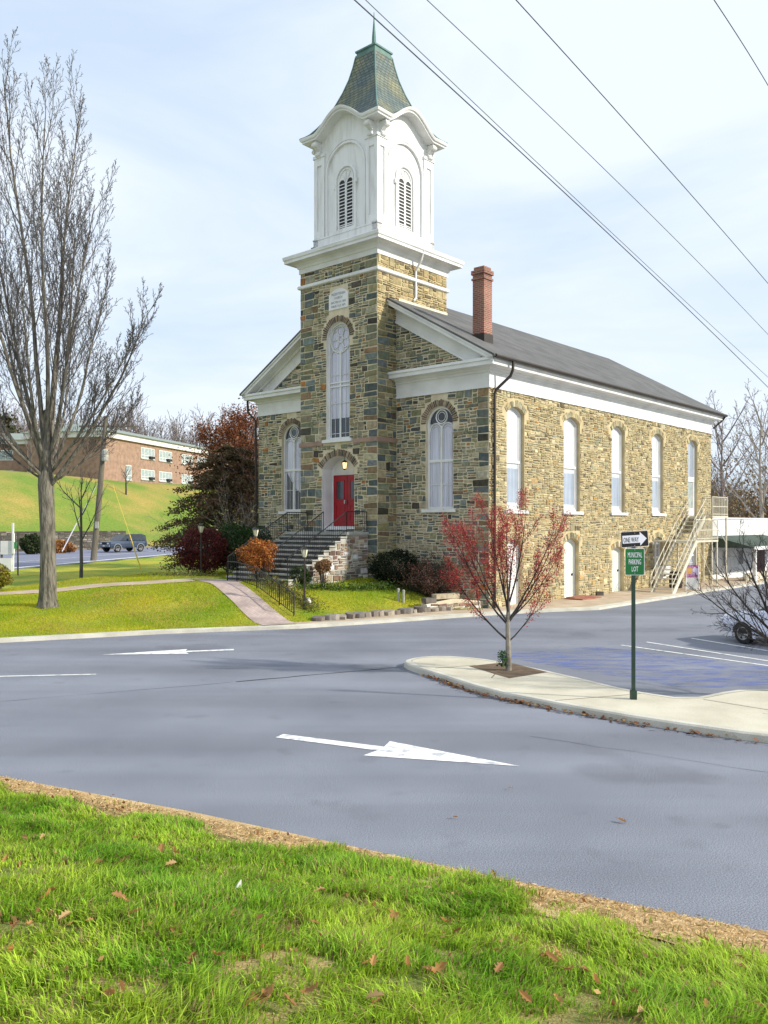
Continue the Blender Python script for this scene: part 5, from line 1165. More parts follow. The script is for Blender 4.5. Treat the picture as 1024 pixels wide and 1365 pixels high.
wood('woodland', 'hazy brown bare wood along the ridge behind the school', [(rg.uniform(-130, -22), rg.uniform(200, 250)) for _ in range(170)], lambda: rg.uniform(14, 23), hill_z, M['greytwig'], 16, .045)
M['brown_twig'] = mat('brown_wood_twig', (.28, .21, .14), (.18, .135, .09), .6, .95)
wood('woodland', 'dense brown leafless wood behind the annex', [(rg.uniform(24, 62), rg.uniform(72, 100)) for _ in range(120)], lambda: rg.uniform(6.5, 10.5), lambda x, y: 0, M['brown_twig'], 24, .012)
rn = np.random.default_rng(62); PP = np.c_[rn.uniform(24, 62, 34000), rn.uniform(71, 98, 34000), np.abs(rn.normal(0, 1, 34000)) * 3.4 + .3]
tag(quads_obj('dry_undergrowth', leaf_quads(PP, .17, rn), pal_cols(len(PP), [(.24, .15, .07), (.17, .11, .055), (.30, .20, .09), (.15, .13, .07)], rn, .4), M['leaf']), 'dry brown undergrowth leaves among the wood behind the annex', 'undergrowth', kind='stuff')
PP = np.c_[rn.uniform(-110, -20, 9000), rn.uniform(196, 245, 9000), np.zeros(9000)]; PP[:, 2] = [hill_z(x, y) + abs(rg.gauss(0, 1)) * 4.5 for x, y, _ in PP]
tag(quads_obj('dry_undergrowth', leaf_quads(PP, .32, rn), pal_cols(len(PP), [(.17, .11, .075), (.20, .13, .09), (.11, .095, .06), (.14, .10, .08)], rn, .35), M['leaf']), 'brown brush below the bare wood on the ridge', 'undergrowth', kind='stuff')
t = far_tree('pale-barked sycamore with crooked limbs rising beyond the annex', (26.5, 60, 0), bare_crown_mesh(103, 12.5, 12, tip=.014), M['paletwig'], 1, 2.2, None); t.name = 'sycamore_tree'
t = far_tree('fine-twigged grey bare tree above the annex at the right edge', (31.5, 68, 0), bare_crown_mesh(104, 13, 13, tip=.014), M['greytwig'], 1, 4.0, None)
t = far_tree('slanting bare tree above the annex left of the sycamore', (28.5, 72, 0), bare_crown_mesh(105, 13.5, 12, tip=.015), M['greytwig'], 1, 1.0, None)

# stone retaining wall across the main road
def px_at(px, Y): return (px - 512) / FPX * Y
b = MB(); A_ = Vector((px_at(-60, 80), 80)); B_ = Vector((px_at(168, 94), 94)); dd = (B_ - A_).normalized(); L = (B_ - A_).length
rw = thing('retaining_wall', 'dark fieldstone retaining wall along the far side of the road', 'wall', (A_.x, A_.y, .4), math.atan2(dd.y, dd.x))
b.box(0, L, 0, .5, -.3, 2.1); stones(b, lambda u, z, d: (u, -d, z), lambda z: 0, lambda z: L - max(0, z - 1.6) * 2, -.1, 2.1, [], [(5, (.13, .12, .10)), (4, (.19, .17, .14)), (3, (.08, .075, .065)), (2, (.26, .23, .19))], 95, cw=(.3, .8), ch=(.25, .45), gap=.03)
b.build('masonry', [mat('wall_joint', (.09, .08, .065), (.06, .055, .045), 2, .95), M['stone']], rw, fix=False)
shrub('evergreen_shrub', 'dark green bush in front of the far stone wall', (px_at(42, 77), 77, .45), 1.1, 1.0, 1.9, [(.035, .055, .018), (.05, .07, .02), (.02, .035, .01)], 71, 2500, .10)
shrub('orange_shrub', 'orange ornamental grass clump at the far roadside wall', (px_at(81, 80), 80, .45), 1.3, .8, 1.25, [(.42, .20, .07), (.34, .14, .05), (.50, .28, .1)], 72, 2500, .11)

# ---------------------------------------------------------------- small things on the church lawn
def lamp_post(label, loc, h):
    t = thing('lamp_post', label, 'lamp post', loc, 0, 'lamp posts along the brick path'); b = MB()
    b.lathe((0, 0, 0), [(.07, -.05), (.07, .03), (.04, .10), (.032, .2), (.030, h - .42), (.05, h - .40), (.03, h - .36)], 10); b.build('post', M['brown_metal'], t)
    b = MB(); b.lathe((0, 0, 0), [(.06, h - .36), (.125, h - .10)], 6); b.build('lamp_glass', M['lamp_glass'], t)
    b = MB(); b.lathe((0, 0, 0), [(.15, h - .10), (.14, h - .085), (.07, h - .03), (.02, h - .01), (.02, h + .03), (.004, h + .06)], 6)
    for k in range(6): a_ = k * math.pi / 3; b.tube([(.06 * math.cos(a_), .06 * math.sin(a_), h - .36), (.128 * math.cos(a_), .128 * math.sin(a_), h - .10)], .007, 4)
    b.build('lamp_cap', M['iron'], t); return t
lamp_post('lamp post standing in front of the maroon shrub', g(-7.55, 35.3), 2.18)
lamp_post('lamp post half hidden behind the orange ball shrub', g(-4.98, 33.2), 2.05)
x, y, z = on_yard(406, 812); lamp_post('lamp post on the lawn edge right of the garden railing', (x, y, z), 2.12)
gf = thing('garden_railing', 'low black iron railing along the right edge of the brick path', 'railing', (0, 0, 0))
fp = [Vector((-5.5, 32.0)), Vector((-4.55, 30.6)), Vector((-3.55, 29.0)), Vector((-2.95, 28.0))]
rail([(p.x, p.y, yard_z(p.x, p.y)) for p in fp], 0, 'railing_panel', gf, .15, .74)
rail([(-5.5, 32.0, yard_z(-5.5, 32)), (-5.95, 32.5, yard_z(-5.95, 32.5))], 0, 'railing_panel', gf, .25, .74)
# ornamental plants in the bed by the railing: one planting
rn = np.random.default_rng(77); n = 2600; f = rn.uniform(0, 1, n); P_ = np.c_[-5.0 + 2.3 * f + rn.normal(.35, .26, n), 32.0 - 3.6 * f + rn.normal(.30, .22, n), np.zeros(n)]
P_[:, 2] = [yard_z(x, y) + abs(h) for (x, y, _), h in zip(P_, rn.normal(0, .17, n))]
tag(quads_obj('bed_plants', leaf_quads(P_, .06, rn, aspect=.25), pal_cols(n, [(.10, .16, .02), (.22, .20, .05), (.15, .10, .04), (.07, .12, .02), (.26, .22, .08)], rn), M['leaf']), 'mixed low bedding plants beside the iron railing', 'plants', kind='stuff')
n = 2400; f = rn.uniform(0, 1, n); P_ = np.c_[-3.1 + 4.6 * f + rn.normal(0, .16, n), 31.0 + 2.05 * f + rn.normal(0, .14, n), np.zeros(n)]; P_[:, 2] = [yard_z(x, y) + abs(h) for (x, y, _), h in zip(P_, rn.normal(0, .13, n))]
tag(quads_obj('bed_plants', leaf_quads(P_, .07, rn, aspect=.22), pal_cols(n, [(.08, .15, .02), (.05, .10, .02), (.13, .17, .04)], rn), M['leaf']), 'green iris leaves along the foot of the church wall', 'plants', kind='stuff')
n = 900; P_ = np.c_[rn.normal(-8.2, .7, n), rn.normal(35.1, .22, n), np.zeros(n)]; P_[:, 2] = [yard_z(x, y) + abs(h) for (x, y, _), h in zip(P_, rn.normal(0, .1, n))]
tag(quads_obj('bed_plants', leaf_quads(P_, .07, rn, aspect=.25), pal_cols(n, [(.20, .22, .06), (.12, .16, .03), (.28, .26, .1)], rn), M['leaf']), 'straggly plants at the foot of the maroon shrub', 'plants', kind='stuff')
# flat edging stones, each its own thing
rg = random.Random(81); k = 0; SL = [(.30, .26, .22), (.24, .22, .20), (.36, .31, .25), (.20, .17, .15), (.42, .38, .33)]
side_words = ['grey', 'brown', 'tan', 'dark', 'pale']
u = 0.0
segs = [(Vector(EDGE[i]), Vector(EDGE[i + 1])) for i in range(0, 4)]
for (p, q) in segs:
    L = (q - p).length; d_ = (q - p) / L; t_ = 0
    while t_ < L - .1:
        w = rg.uniform(.25, .62); c = p + d_ * (t_ + w / 2); ci = rg.randrange(5); b = MB(); h = rg.uniform(.09, .20)
        pts = [(w * .5 * math.cos(a_) * rg.uniform(.85, 1.12), .24 * math.sin(a_) * rg.uniform(.7, 1.2)) for a_ in [i * math.pi / 4 + .2 for i in range(8)]]
        kk = rg.uniform(.8, 1.2); b.prism(pts, lambda a, c_, dd_: (a, c_, dd_ + a * .12), -.06, h, 0, tuple(v * kk for v in SL[ci]))
        o = b.build('edging_stone', M['slab']); o.location = (c.x - d_.y * .06, c.y + d_.x * .06, .085); o.rotation_euler = (rg.uniform(-.12, .12), rg.uniform(-.1, .1), math.atan2(d_.y, d_.x) + rg.uniform(-.25, .25))
        tag(o, 'flat rough stone edging the lower side of the church lawn', 'stone', 'edging stones along the church lawn'); t_ += w * .92
lw = thing('low_stone_wall', 'low crumbling stone wall under the brown bush at the church corner', 'wall', (0, 0, 0))
b = MB(); p, q = Vector((1.5, 30.62)), Vector((3.95, 32.0)); d_ = (q - p).normalized(); Lw = (q - p).length; nn = Vector((-d_.y, d_.x))
PL = lambda u, z, d: (p.x + d_.x * u - nn.x * d, p.y + d_.y * u - nn.y * d, z)
b.prism([(0, -.1), (Lw, -.1), (Lw, .30), (1.2, .50), (0, .34)], PL, -.35, 0); stones(b, PL, lambda z: .0, lambda z: Lw, .06, .34, [], CHEEK, 97, cw=(.14, .36), ch=(.09, .16), gap=.014)
b.build('masonry', [M['mortar'], M['stone']], lw, fix=False)
for i, (x_, w_, lb) in enumerate(((2.25, 1.0, 'long pale stone slab lying on the low wall by the church corner'), (1.62, .45, 'short dark stone block on the left end of the low wall'))):
    b = MB(); b.box(-w_ / 2, w_ / 2, -.16, .16, 0, .17, 0, (.44, .37, .26) if i == 0 else (.16, .14, .12)); o = b.build('stone_block', M['slab']); o.location = (x_, 30.62 + (x_ - 1.5) * .563 + .16, .50 if i == 0 else .38); o.rotation_euler = (0, 0, math.atan2(d_.y, d_.x)); tag(o, lb, 'stone block')
for i, (px, lb) in enumerate(((531, 'left of two short grey pipe posts on the church lawn'), (538, 'right of two short grey pipe posts on the church lawn'))):
    x, y, z = on_yard(px, 790 + i * 2); b = MB(); b.lathe((0, 0, 0), [(.045, -.05), (.045, .40), (.055, .41), (.055, .46), (.02, .48)], 8); o = b.build('pipe_post', M['step']); o.location = (x, y, z); tag(o, lb, 'post', 'pipe posts on the church lawn')
x, y, z = on_yard(411, 806); b = MB(); b.lathe((0, 0, 0), [(.09, 0), (.10, .1), (.06, .22), (.04, .24)], 8); o = b.build('garden_marker', M['white']); o.location = (x, y, z); tag(o, 'small white marker at the foot of the right lamp post', 'marker')
b = MB(); b.obox((-.15, -.1, 0), (.3, .03, 0), (-.02, .2, 0), (0, 0, .17)); o = b.build('rubble_stone', mat('rubble', (.12, .10, .08), (.07, .06, .05), 6, .9)); x, y = loc2w(8.0, -.35); o.location = (x, y, .082); tag(o, 'dark loose stone by the wall between the two pale side doors', 'stone')

# ---------------------------------------------------------------- one way / parking sign
scl = 15.02 / FPX
def zpx(y): return EYE + (HORIZON - y) * scl - .13
sp_ = thing('street_sign', 'dark green post with one way and municipal parking lot signs', 'sign', (4.38, 15.02, .13))
b = MB(); b.box(-.028, .028, -.028, .028, -.02, zpx(711)); b.box(-.05, .05, -.05, .05, -.02, .16); b.build('post', M['post_green'], sp_)
PXF = lambda u, z, d: (u, -.032 - d, z)
gz0, gz1 = 2.33 - .13, 2.76 - .13
g0, g1 = zpx(766), zpx(731.5); gw = 24.6 * scl / 2; gc = .015
def rrect(u0, u1, z0, z1, r=.02, n=4):
    pts = []
    for cx, cz, a0 in ((u1 - r, z1 - r, 0), (u0 + r, z1 - r, 90), (u0 + r, z0 + r, 180), (u1 - r, z0 + r, 270)): pts += [(cx + r * math.cos(R(a0 + 90 * i / n)), cz + r * math.sin(R(a0 + 90 * i / n))) for i in range(n + 1)]
    return pts
b = MB(); b.prism(rrect(gc - gw - .008, gc + gw + .008, g0 - .008, g1 + .008), PXF, 0, .003, 1); b.prism(rrect(gc - gw, gc + gw, g0, g1, .016), PXF, .003, .005, 0); lot = b.build('parking_sign', [M['sign_green'], M['sign_white']], sp_)
def txt_front(txt, u, z, size, parent, m, y, tilt=0, sx=1):
    mt = Matrix.Translation((u, y, z)) @ Matrix.Rotation(tilt, 4, 'Y') @ Matrix(((1, 0, 0, 0), (0, 0, -1, 0), (0, 1, 0, 0), (0, 0, 0, 1))); return lettering(txt, size, mt, m, parent, sx=sx, ext=.001)
for txt, yb, hpx, sx in (('MUNICIPAL', 743.0, 7.0, .375), ('PARKING', 752.2, 7.0, .40), ('LOT', 761.5, 6.6, .50)):
    txt_front(txt, gc, zpx(yb), hpx * scl / .70, lot, M['sign_white'], -.0385, 0, sx)
oz = zpx(718.5); ow, oh = 35.5 * scl / 2, 20.0 * scl / 2; oc = .012; tl_ = R(-3.6)
def PO(u, z, d): c, s = math.cos(-tl_), math.sin(-tl_); return (oc + u * c - z * s, -.032 - d, oz + u * s + z * c)
b = MB(); b.prism(rrect(-ow - .006, ow + .006, -oh - .006, oh + .006), PO, 0, .003, 1); b.prism(rrect(-ow, ow, -oh, oh, .018), PO, .003, .005, 0); ows = b.build('one_way_sign', [M['black'], M['sign_white']], sp_)
b = MB(); k = ow / 17.75; ah = 5.2 * k
b.prism([(-16.2 * k, -ah), (7.0 * k, -ah), (7.0 * k, -9.3 * k), (16.0 * k, 0), (7.0 * k, 9.3 * k), (7.0 * k, ah), (-16.2 * k, ah)], PO, .005, .0065); b.build('arrow', M['sign_white'], ows)
txt_front('ONE WAY', oc - 4.6 * k, oz - 3.2 * k - .016 + .003, 6.6 * k / .70, ows, M['black'], -.0395, tl_, .46)
b = MB()
for z in (zpx(733), zpx(764.0), zpx(710.5), zpx(727)): b.tube([(gc * .8, -.036, z), (gc * .8, -.042, z)], .008, 6)
b.build('bolt', M['alloy'], sp_)

# ---------------------------------------------------------------- vehicles
def wheel(parent, x, y, r, w, side):
    b = MB(); n = 24; prof = [(r * .62, -w / 2), (r * .9, -w / 2), (r, -w * .35), (r, w * .35), (r * .9, w / 2), (r * .62, w / 2)]; vs = []
    for rr, yy in prof: vs += [(x + rr * math.cos(2 * math.pi * k / n), y + yy, r + rr * math.sin(2 * math.pi * k / n)) for k in range(n)]
    b.add(vs, [(i * n + k, i * n + (k + 1) % n, (i + 1) * n + (k + 1) % n, (i + 1) * n + k) for i in range(len(prof) - 1) for k in range(n)]); ty = b.build('wheel', M['rubber'], parent)
    b = MB(); yo = y + side * w * .40; P = lambda u, z, d: (x + u, yo + side * d, r + z)
    b.prism([(r * .63 * math.cos(k * .3927), r * .63 * math.sin(k * .3927)) for k in range(16)], P, -.03, -.015, 1)
    for k in range(5):
        a_ = k * 1.2566; c, s = math.cos(a_), math.sin(a_); b.prism([(c * .02 - s * .035, s * .02 + c * .035), (c * r * .6 - s * .05, s * r * .6 + c * .05), (c * r * .6 + s * .05, s * r * .6 - c * .05), (c * .02 + s * .035, s * .02 - c * .035)], P, -.015, .012)
    b.ring([(r * .64 * math.cos(k * .2618), r * .64 * math.sin(k * .2618)) for k in range(24)], [(r * .55 * math.cos(k * .2618), r * .55 * math.sin(k * .2618)) for k in range(24)], P, -.015, .015)
    b.build('rim', [M['alloy'], M['black']], ty)
def car(name, label, cat, loc, rz, paint, body, glass, wid, wheels, wr, trim=None, box=False):
    """body: list of (x, z_bottom, z_top, half_width); glass: list of (x, z_top, half_width_top) over the beltline"""
    t = thing(name, label, cat, loc, rz); b = MB(); vs = []; S = 10
    for x, zb, zt, hw in body:
        sec = [(-hw * .92, zb), (-hw, zb + .12), (-hw * 1.0, (zb + zt) / 2 + .05), (-hw * .97, zt - .07), (-hw * .86, zt), (hw * .86, zt), (hw * .97, zt - .07), (hw, (zb + zt) / 2 + .05), (hw, zb + .12), (hw * .92, zb)]
        vs += [(x, y, z) for y, z in sec]
    n = len(body); b.add(vs, [(i * S + k, i * S + (k + 1) % S, (i + 1) * S + (k + 1) % S, (i + 1) * S + k) for i in range(n - 1) for k in range(S)] + [tuple(range(S)), tuple((n - 1) * S + k for k in range(S))])
    b.build('body', paint, t, smooth=False)
    b = MB(); vs = []; G = 4
    for x, zb, zt, hb, ht in glass: vs += [(x, -hb, zb), (x, -ht, zt), (x, ht, zt), (x, hb, zb)]
    n = len(glass); b.add(vs, [(i * G + k, i * G + k + 1, (i + 1) * G + k + 1, (i + 1) * G + k) for i in range(n - 1) for k in (0, 2)] + [(i * G + 1, i * G + 2, (i + 1) * G + 2, (i + 1) * G + 1) for i in range(n - 1)]); b.build('cabin_glass', M['glass_tint'], t)
    b = MB(); pil = [g_ for g_ in glass]
    for i, (x, zb, zt, hb, ht) in enumerate(glass):
        for sg in (-1, 1):
            if zt - zb > .1: b.tube([(x, sg * (hb + .004), zb), (x, sg * (ht + .004), zt)], .035, 4)
    tops = [(x, zt, ht) for x, zb, zt, hb, ht in glass if zt - zb > .3]
    b.add([(x, sg * (h_ + .01), z + dz) for dz in (-.03, .025) for x, z, h_ in (tops[0], tops[-1]) for sg in (-1, 1)], [(0, 1, 3, 2), (4, 6, 7, 5), (0, 4, 5, 1), (2, 3, 7, 6), (0, 2, 6, 4), (1, 5, 7, 3)]); b.build('roof', paint, t)
    for x in wheels:
        for sg in (-1, 1): wheel(t, x, sg * (wid - .10), wr, .22, sg)
    for x in wheels:
        for sg in (-1, 1): b = MB(); P = lambda u, z, d: (x + u, sg * (wid + .003 + d), wr + z); b.ring([((wr + .10) * math.cos(k * .2618), (wr + .10) * math.sin(k * .2618)) for k in range(13)] + [(-(wr + .1), -.1), (wr + .1, -.1)], [((wr + .03) * math.cos(k * .2618), (wr + .03) * math.sin(k * .2618)) for k in range(13)] + [(-(wr + .03), -.1), (wr + .03, -.1)], P, -.03, .012); b.prism([((wr + .03) * math.cos(k * .2618), (wr + .03) * math.sin(k * .2618)) for k in range(13)], P, -.028, -.002, 1); b.build('wheel_arch', [trim or paint, M['black']], t)
    xf = body[0][0]; zt = body[1][2]; hw = body[0][3]
    for sg in (-1, 1):
        b = MB(); b.box(xf - .012, xf + .10, sg * hw * .68 - .16, sg * hw * .68 + .16, zt - .26, zt - .12); b.build('headlight', mat('lens', (.75, .77, .80), (.6, .62, .66), 5, .15), t)
    b = MB(); b.box(xf - .02, xf + .05, -hw * .42, hw * .42, zt - .28, zt - .11); b.build('grille', M['black'], t)
    b = MB(); b.box(xf - .07, xf + .12, -hw * .98, hw * .98, body[0][1] + .02, body[0][1] + .22); b.build('bumper', trim or paint, t)
    for sg in (-1, 1): b = MB(); gx = glass[1][0]; b.box(gx - .05 + .1, gx + .16, sg * (wid + .02) - .09, sg * (wid + .02) + .09, glass[0][1] + .03, glass[0][1] + .2); b.build('mirror', paint, t)
    b = MB(); xb = body[-1][0]
    tlm = mat('tail_lens', (.35, .02, .02), (.25, .015, .015), 3, .25)
    for sg in (-1, 1): b = MB(); b.box(xb - .05, xb + .015, sg * hw * .85 - .1, sg * hw * .85 + .1, .8, 1.02); b.build('tail_light', tlm, t)
    b = MB(); b.box(xf - .085, xf - .072, -.16, .16, body[0][1] + .05, body[0][1] + .16); b.build('number_plate', M['white'], t)
    for sg in (-1, 1):
        b = MB(); xs = sorted(g_[0] for g_ in glass if g_[2] - g_[1] > .3)
        for xx in (xs[0] + .25, (xs[0] + xs[-1]) / 2, xs[-1] - .1): b.box(xx - .006, xx + .006, sg * wid - .012, sg * wid + .012, body[2][1] + .12, glass[1][1] - .05)
        b.build('door_seam', M['black'], t)
    return t
SX, SY = px_at(164.5, 83), 83
car('suv', 'dark blue-grey SUV driving along the main road', 'suv', (SX, SY, .54), R(54), M['suv_paint'],
    [(-2.15, .52, .98, .82), (-2.05, .45, 1.04, .88), (-1.0, .42, 1.10, .91), (-.6, .42, 1.12, .92), (1.0, .42, 1.13, .92), (2.0, .48, 1.10, .90), (2.2, .55, 1.02, .84)],
    [(-.95, 1.10, 1.11, .84, .82), (-.25, 1.11, 1.68, .86, .68), (.6, 1.12, 1.73, .87, .70), (1.6, 1.12, 1.72, .87, .70), (2.08, 1.08, 1.60, .84, .66), (2.15, 1.06, 1.10, .82, .80)], .92, (-1.32, 1.35), .37, M['suv_trim'])
hd_ = Vector((.48, -.877))                                        # from nose to tail of the parked car
car('parked_car', 'silver sedan parked behind the bare tree at the right edge', 'car', (9.75 + .62 * 1.0 + hd_.x * 1.35, 23.1 + hd_.y * 1.35 + .2, 0), math.atan2(hd_.y, hd_.x), M['silver_car'],
    [(-2.15, .40, .66, .72), (-2.05, .28, .74, .82), (-1.2, .24, .92, .88), (-.75, .24, .97, .89), (1.1, .24, .98, .89), (1.9, .28, .98, .86), (2.25, .36, .86, .78)],
    [(-.95, .93, .94, .80, .78), (-.1, .96, 1.40, .82, .62), (.5, .97, 1.46, .83, .62), (1.0, .97, 1.42, .83, .62), (1.75, .97, .99, .78, .76)], .89, (-1.35, 1.32), .285)

# ---------------------------------------------------------------- utility pole, guy guards, roadside signs, overhead wires
x, y, z = on_yard(124, 748)
up = thing('utility_pole', 'weathered wooden utility pole by the main road', 'utility pole', (x, y, z)); s_ = y / FPX
b = MB(); b.tube([(0, 0, -.3), (.5, 0, 5), (.95, 0, 10.6)], [.22, .20, .15], 12); b.build('pole', M['pole_wood'], up)
b = MB(); b.box(-1.0, 3.0, -.06, .06, 9.8, 9.92); b.build('crossarm', M['pole_wood'], up)
b = MB(); b.lathe((1.0, -.35, 7.3), [(.02, -.02), (.22, 0), (.24, .1), (.24, .75), (.18, .85), (.05, .87)], 12); b.tube([(.75, 0, 7.7), (1.0, -.3, 7.7)], .05, 6); b.build('transformer', M['step'], up)
b = MB(); b.box(.25, .5, -.32, -.2, 2.4, 2.9); b.build('meter_box', M['step'], up)
for lb, p0, p1, m in (('yellow guy wire guard slanting into the lawn below the SUV', (189, 761), (173, 713), 'yellow'), ('pale guy wire guard slanting beside the far stone wall', (83, 734), (102, 698), 'sign_white')):
    if m == 'yellow': xx, yy, zz = on_yard(*p0)
    else: yy = 70; xx = px_at(p0[0], yy); zz = EYE + (HORIZON - p0[1]) / FPX * yy
    q = Vector(((p1[0] - 512) / FPX * yy, yy, EYE + (HORIZON - p1[1]) / FPX * yy)); b = MB(); b.tube([(0, 0, -.05), tuple(q - Vector((xx, yy, zz)))], .035 if m == 'yellow' else .05, 6); b.tube([tuple(q - Vector((xx, yy, zz))), tuple((q - Vector((xx, yy, zz))) * 2.4)], .012, 4); o = b.build('guy_wire', M[m]); o.location = (xx, yy, zz); tag(o, lb, 'guy wire')
xs_, ys_, zs_ = on_yard(9, 762); k = ys_ / FPX
sb = thing('notice_board', 'white two-panel board at the left edge by the road', 'sign', (xs_, ys_, zs_))
zz = lambda py: EYE + (HORIZON - py) * k - zs_
b = MB(); b.box(-8 * k, 10 * k, -.03, .03, zz(739), zz(721)); b.box(-9 * k, 7 * k, -.032, .028, zz(762), zz(744)); b.build('panel', M['white'], sb)
for u in (-7.5, 7.6): b = MB(); b.box(u * k - .05, u * k + .05, .035, .13, -.2, zz(716) if u < 0 else zz(697)); b.build('post', M['pole_wood'] if u < 0 else M['white'], sb)
b = MB(); b.box(7.8 * k, 10.5 * k, -.1, .03, zz(738), zz(711)); b.build('side_panel', M['white'], sb)
xs_, ys_, zs_ = on_yard(24, 767); k = ys_ / FPX
gs = thing('green_sign', 'small green plate on a thin wooden stake by the white board', 'sign', (xs_, ys_, zs_)); zz = lambda py: EYE + (HORIZON - py) * k - zs_
b = MB(); b.tube([(0, 0, -.1), (0, 0, zz(709))], .045, 6); b.build('stake', M['pole_wood'], gs)
b = MB(); b.box(-4.5 * k, -1.0 * k, -.07, -.05, zz(731.5), zz(722.5)); b.build('plate', mat('bright_green', (.03, .42, .11), (.03, .36, .1), 3, .6), gs)
def wire(name, label, pts, m, r):
    """pts: three known points of one hanging cable"""
    A, Bm, Cc = [Vector(((px - 512) / FPX * Y, Y, EYE + (HORIZON - py) / FPX * Y)) for px, py, Y in pts]; b = MB(); o = []
    L = (Cc - A).length; tm = (Bm - A).dot(Cc - A) / L ** 2
    for i in range(41):
        t = -.45 + 2.3 * i / 40; l0 = (t - tm) * (t - 1) / (tm); l1 = t * (t - 1) / (tm * (tm - 1)); l2 = t * (t - tm) / (1 - tm)
        p = A.lerp(Cc, t); sag = (Bm.z - A.lerp(Cc, tm).z) / (tm * (tm - 1)); p.z += sag * t * (t - 1); o.append(p)
    b.tube(o, r, 5, cap=False); return tag(b.build(name, M[m], fix=False), label, 'cable', 'overhead cables crossing the sky')
wire('overhead_cable', 'thick lower overhead cable crossing beside the spire tip', [(472.8, 0, 15), (831, 340, 24), (1024, 516.5, 34)], 'wire_dark', .013)
wire('overhead_cable', 'thin overhead cable running just above the thickest one', [(487.5, 0, 15.5), (842, 340, 24.6), (1024, 503, 34.5)], 'wire', .009)
wire('overhead_cable', 'thin grey overhead cable midway between the spire and the upper right corner', [(569.5, 0, 15), (912.5, 340, 24), (1024, 446, 29)], 'wire', .009)
wire('overhead_cable', 'dark overhead cable starting right of the top centre and ending at the right edge', [(688, 0, 13), (872, 225, 18), (1024, 378, 24)], 'wire_dark', .009)
wire('overhead_cable', 'short overhead cable cutting the top right corner', [(952, 0, 15), (990, 62, 17), (1024, 114, 19)], 'wire_dark', .009)

# ---------------------------------------------------------------- grass bank in the foreground
RE = [(-40, 29.2), (-16, 16.7), (-4.8, 10.72), (-2.17, 9.44), (-.09, 8.27), (1.6, 7.33), (2.97, 6.62), (8, 4.1), (40, -12.7)]
bankpoly = RE + [(40, -30), (-40, -30)]
def bz(x, y): return bank_z(x, y) if bank_d(x, y) > -.05 else -.02
struct(sheet('grass_bank', [(-14, 15.6)] + RE[2:7] + [(8, 4.1), (12, 2.0), (12, -8), (-14, -8)], lambda x, y: bank_z(x, y) - .0, M['bankgrass'], .35))
rn = np.random.default_rng(5)
def vnoise(x, y, s, seed):                                      # smooth value noise, two octaves
    def one(x, y, f, sd):
        r_ = np.random.default_rng(sd).uniform(-1, 1, (64, 64)); u, v = x * f + 31.7, y * f + 17.3; i, j = np.floor(u).astype(int), np.floor(v).astype(int); fu, fv = u - i, v - j; fu, fv = fu * fu * (3 - 2 * fu), fv * fv * (3 - 2 * fv); g_ = lambda a_, b_: r_[a_ % 64, b_ % 64]
        return (g_(i, j) * (1 - fu) + g_(i + 1, j) * fu) * (1 - fv) + (g_(i, j + 1) * (1 - fu) + g_(i + 1, j + 1) * fu) * fv
    c, d = math.cos(seed), math.sin(seed); xr, yr = c * x - d * y, d * x + c * y
    return one(xr, yr, s * .55, seed) + .5 * one(xr, yr, s * 1.3, seed + 100)
n = 330000; al = rn.uniform(-6.5, 5.0, n); dpt = rn.uniform(.02, 5.4, n) ** 1.0
x = -.09 + al * .885 - dpt * .465; y = 8.27 - al * .465 - dpt * .885
keep = (np.abs(x) < .50 * y + .35) & (y > 3.4); al, dpt, x, y = al[keep], dpt[keep], x[keep], y[keep]
cl_ = .7 * vnoise(x, y, 4.5, 1) + .6 * vnoise(x, y, 12.0, 2); strip = .36 + .34 * vnoise(x, y, 1.6, 3) + .12 * vnoise(x, y, 6., 13) + .50 * np.clip((al - .3) / 3.2, 0, 1)
bare = (vnoise(x, y, 1.6, 4) + .4 * vnoise(x, y, 6., 17)) > .80
pr = np.clip((dpt - strip) / .35, 0, 1) * np.clip(.85 + .6 * cl_, .30, 1) * np.where(bare, .2, 1); pr = np.maximum(pr, .04)
keep = rn.uniform(0, 1, len(x)) < pr; al, dpt, x, y, cl_, pr, bare = [v[keep] for v in (al, dpt, x, y, cl_, pr, bare)]
n = len(x); z = np.array([bank_z(a_, c_) for a_, c_ in zip(x, y)])
ht = rn.uniform(.045, .12, n) * (1 + .55 * cl_) * (.6 + .4 * pr); ht = np.clip(ht, .02, .22); wd = rn.uniform(.0018, .0042, n) * (1 + y / 14)
la = vnoise(x, y, 2.0, 6) * 3 + rn.normal(0, 1.1, n); lean = rn.uniform(.15, .95, n) * ht; fx, fy = np.cos(la), np.sin(la); sx_, sy_ = -fy, fx
base = np.stack([x, y, z - .01], 1); mid = base + np.stack([fx * lean * .35, fy * lean * .35, ht * .62], 1); tip = base + np.stack([fx * lean, fy * lean, ht * (1 - .25 * lean / ht)], 1); sv = np.stack([sx_, sy_, 0 * sx_], 1) * wd[:, None]
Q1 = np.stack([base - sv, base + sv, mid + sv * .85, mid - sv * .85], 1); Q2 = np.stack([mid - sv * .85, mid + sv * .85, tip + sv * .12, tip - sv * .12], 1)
t_ = np.clip(.5 + .45 * vnoise(x, y, 2.4, 8) + rn.normal(0, .16, n), 0, 1)[:, None]
c = (1 - t_) * np.array([.21, .46, .028]) + t_ * np.array([.54, .70, .065]); dry = rn.uniform(0, 1, n) < np.where(pr < .3, .75, .13); c[dry] = np.array([.42, .32, .13]) * rn.uniform(.6, 1.2, (dry.sum(), 1))
c *= rn.uniform(.55, 1.25, (n, 1))  # random blade tone; its dark end stands in for shadows among the grass
o = quads_obj('grass', np.concatenate([Q1, Q2]), np.concatenate([c * .85, c]), M['blade']); tag(o, 'long green grass on the sloping bank in the foreground', 'grass', kind='stuff')
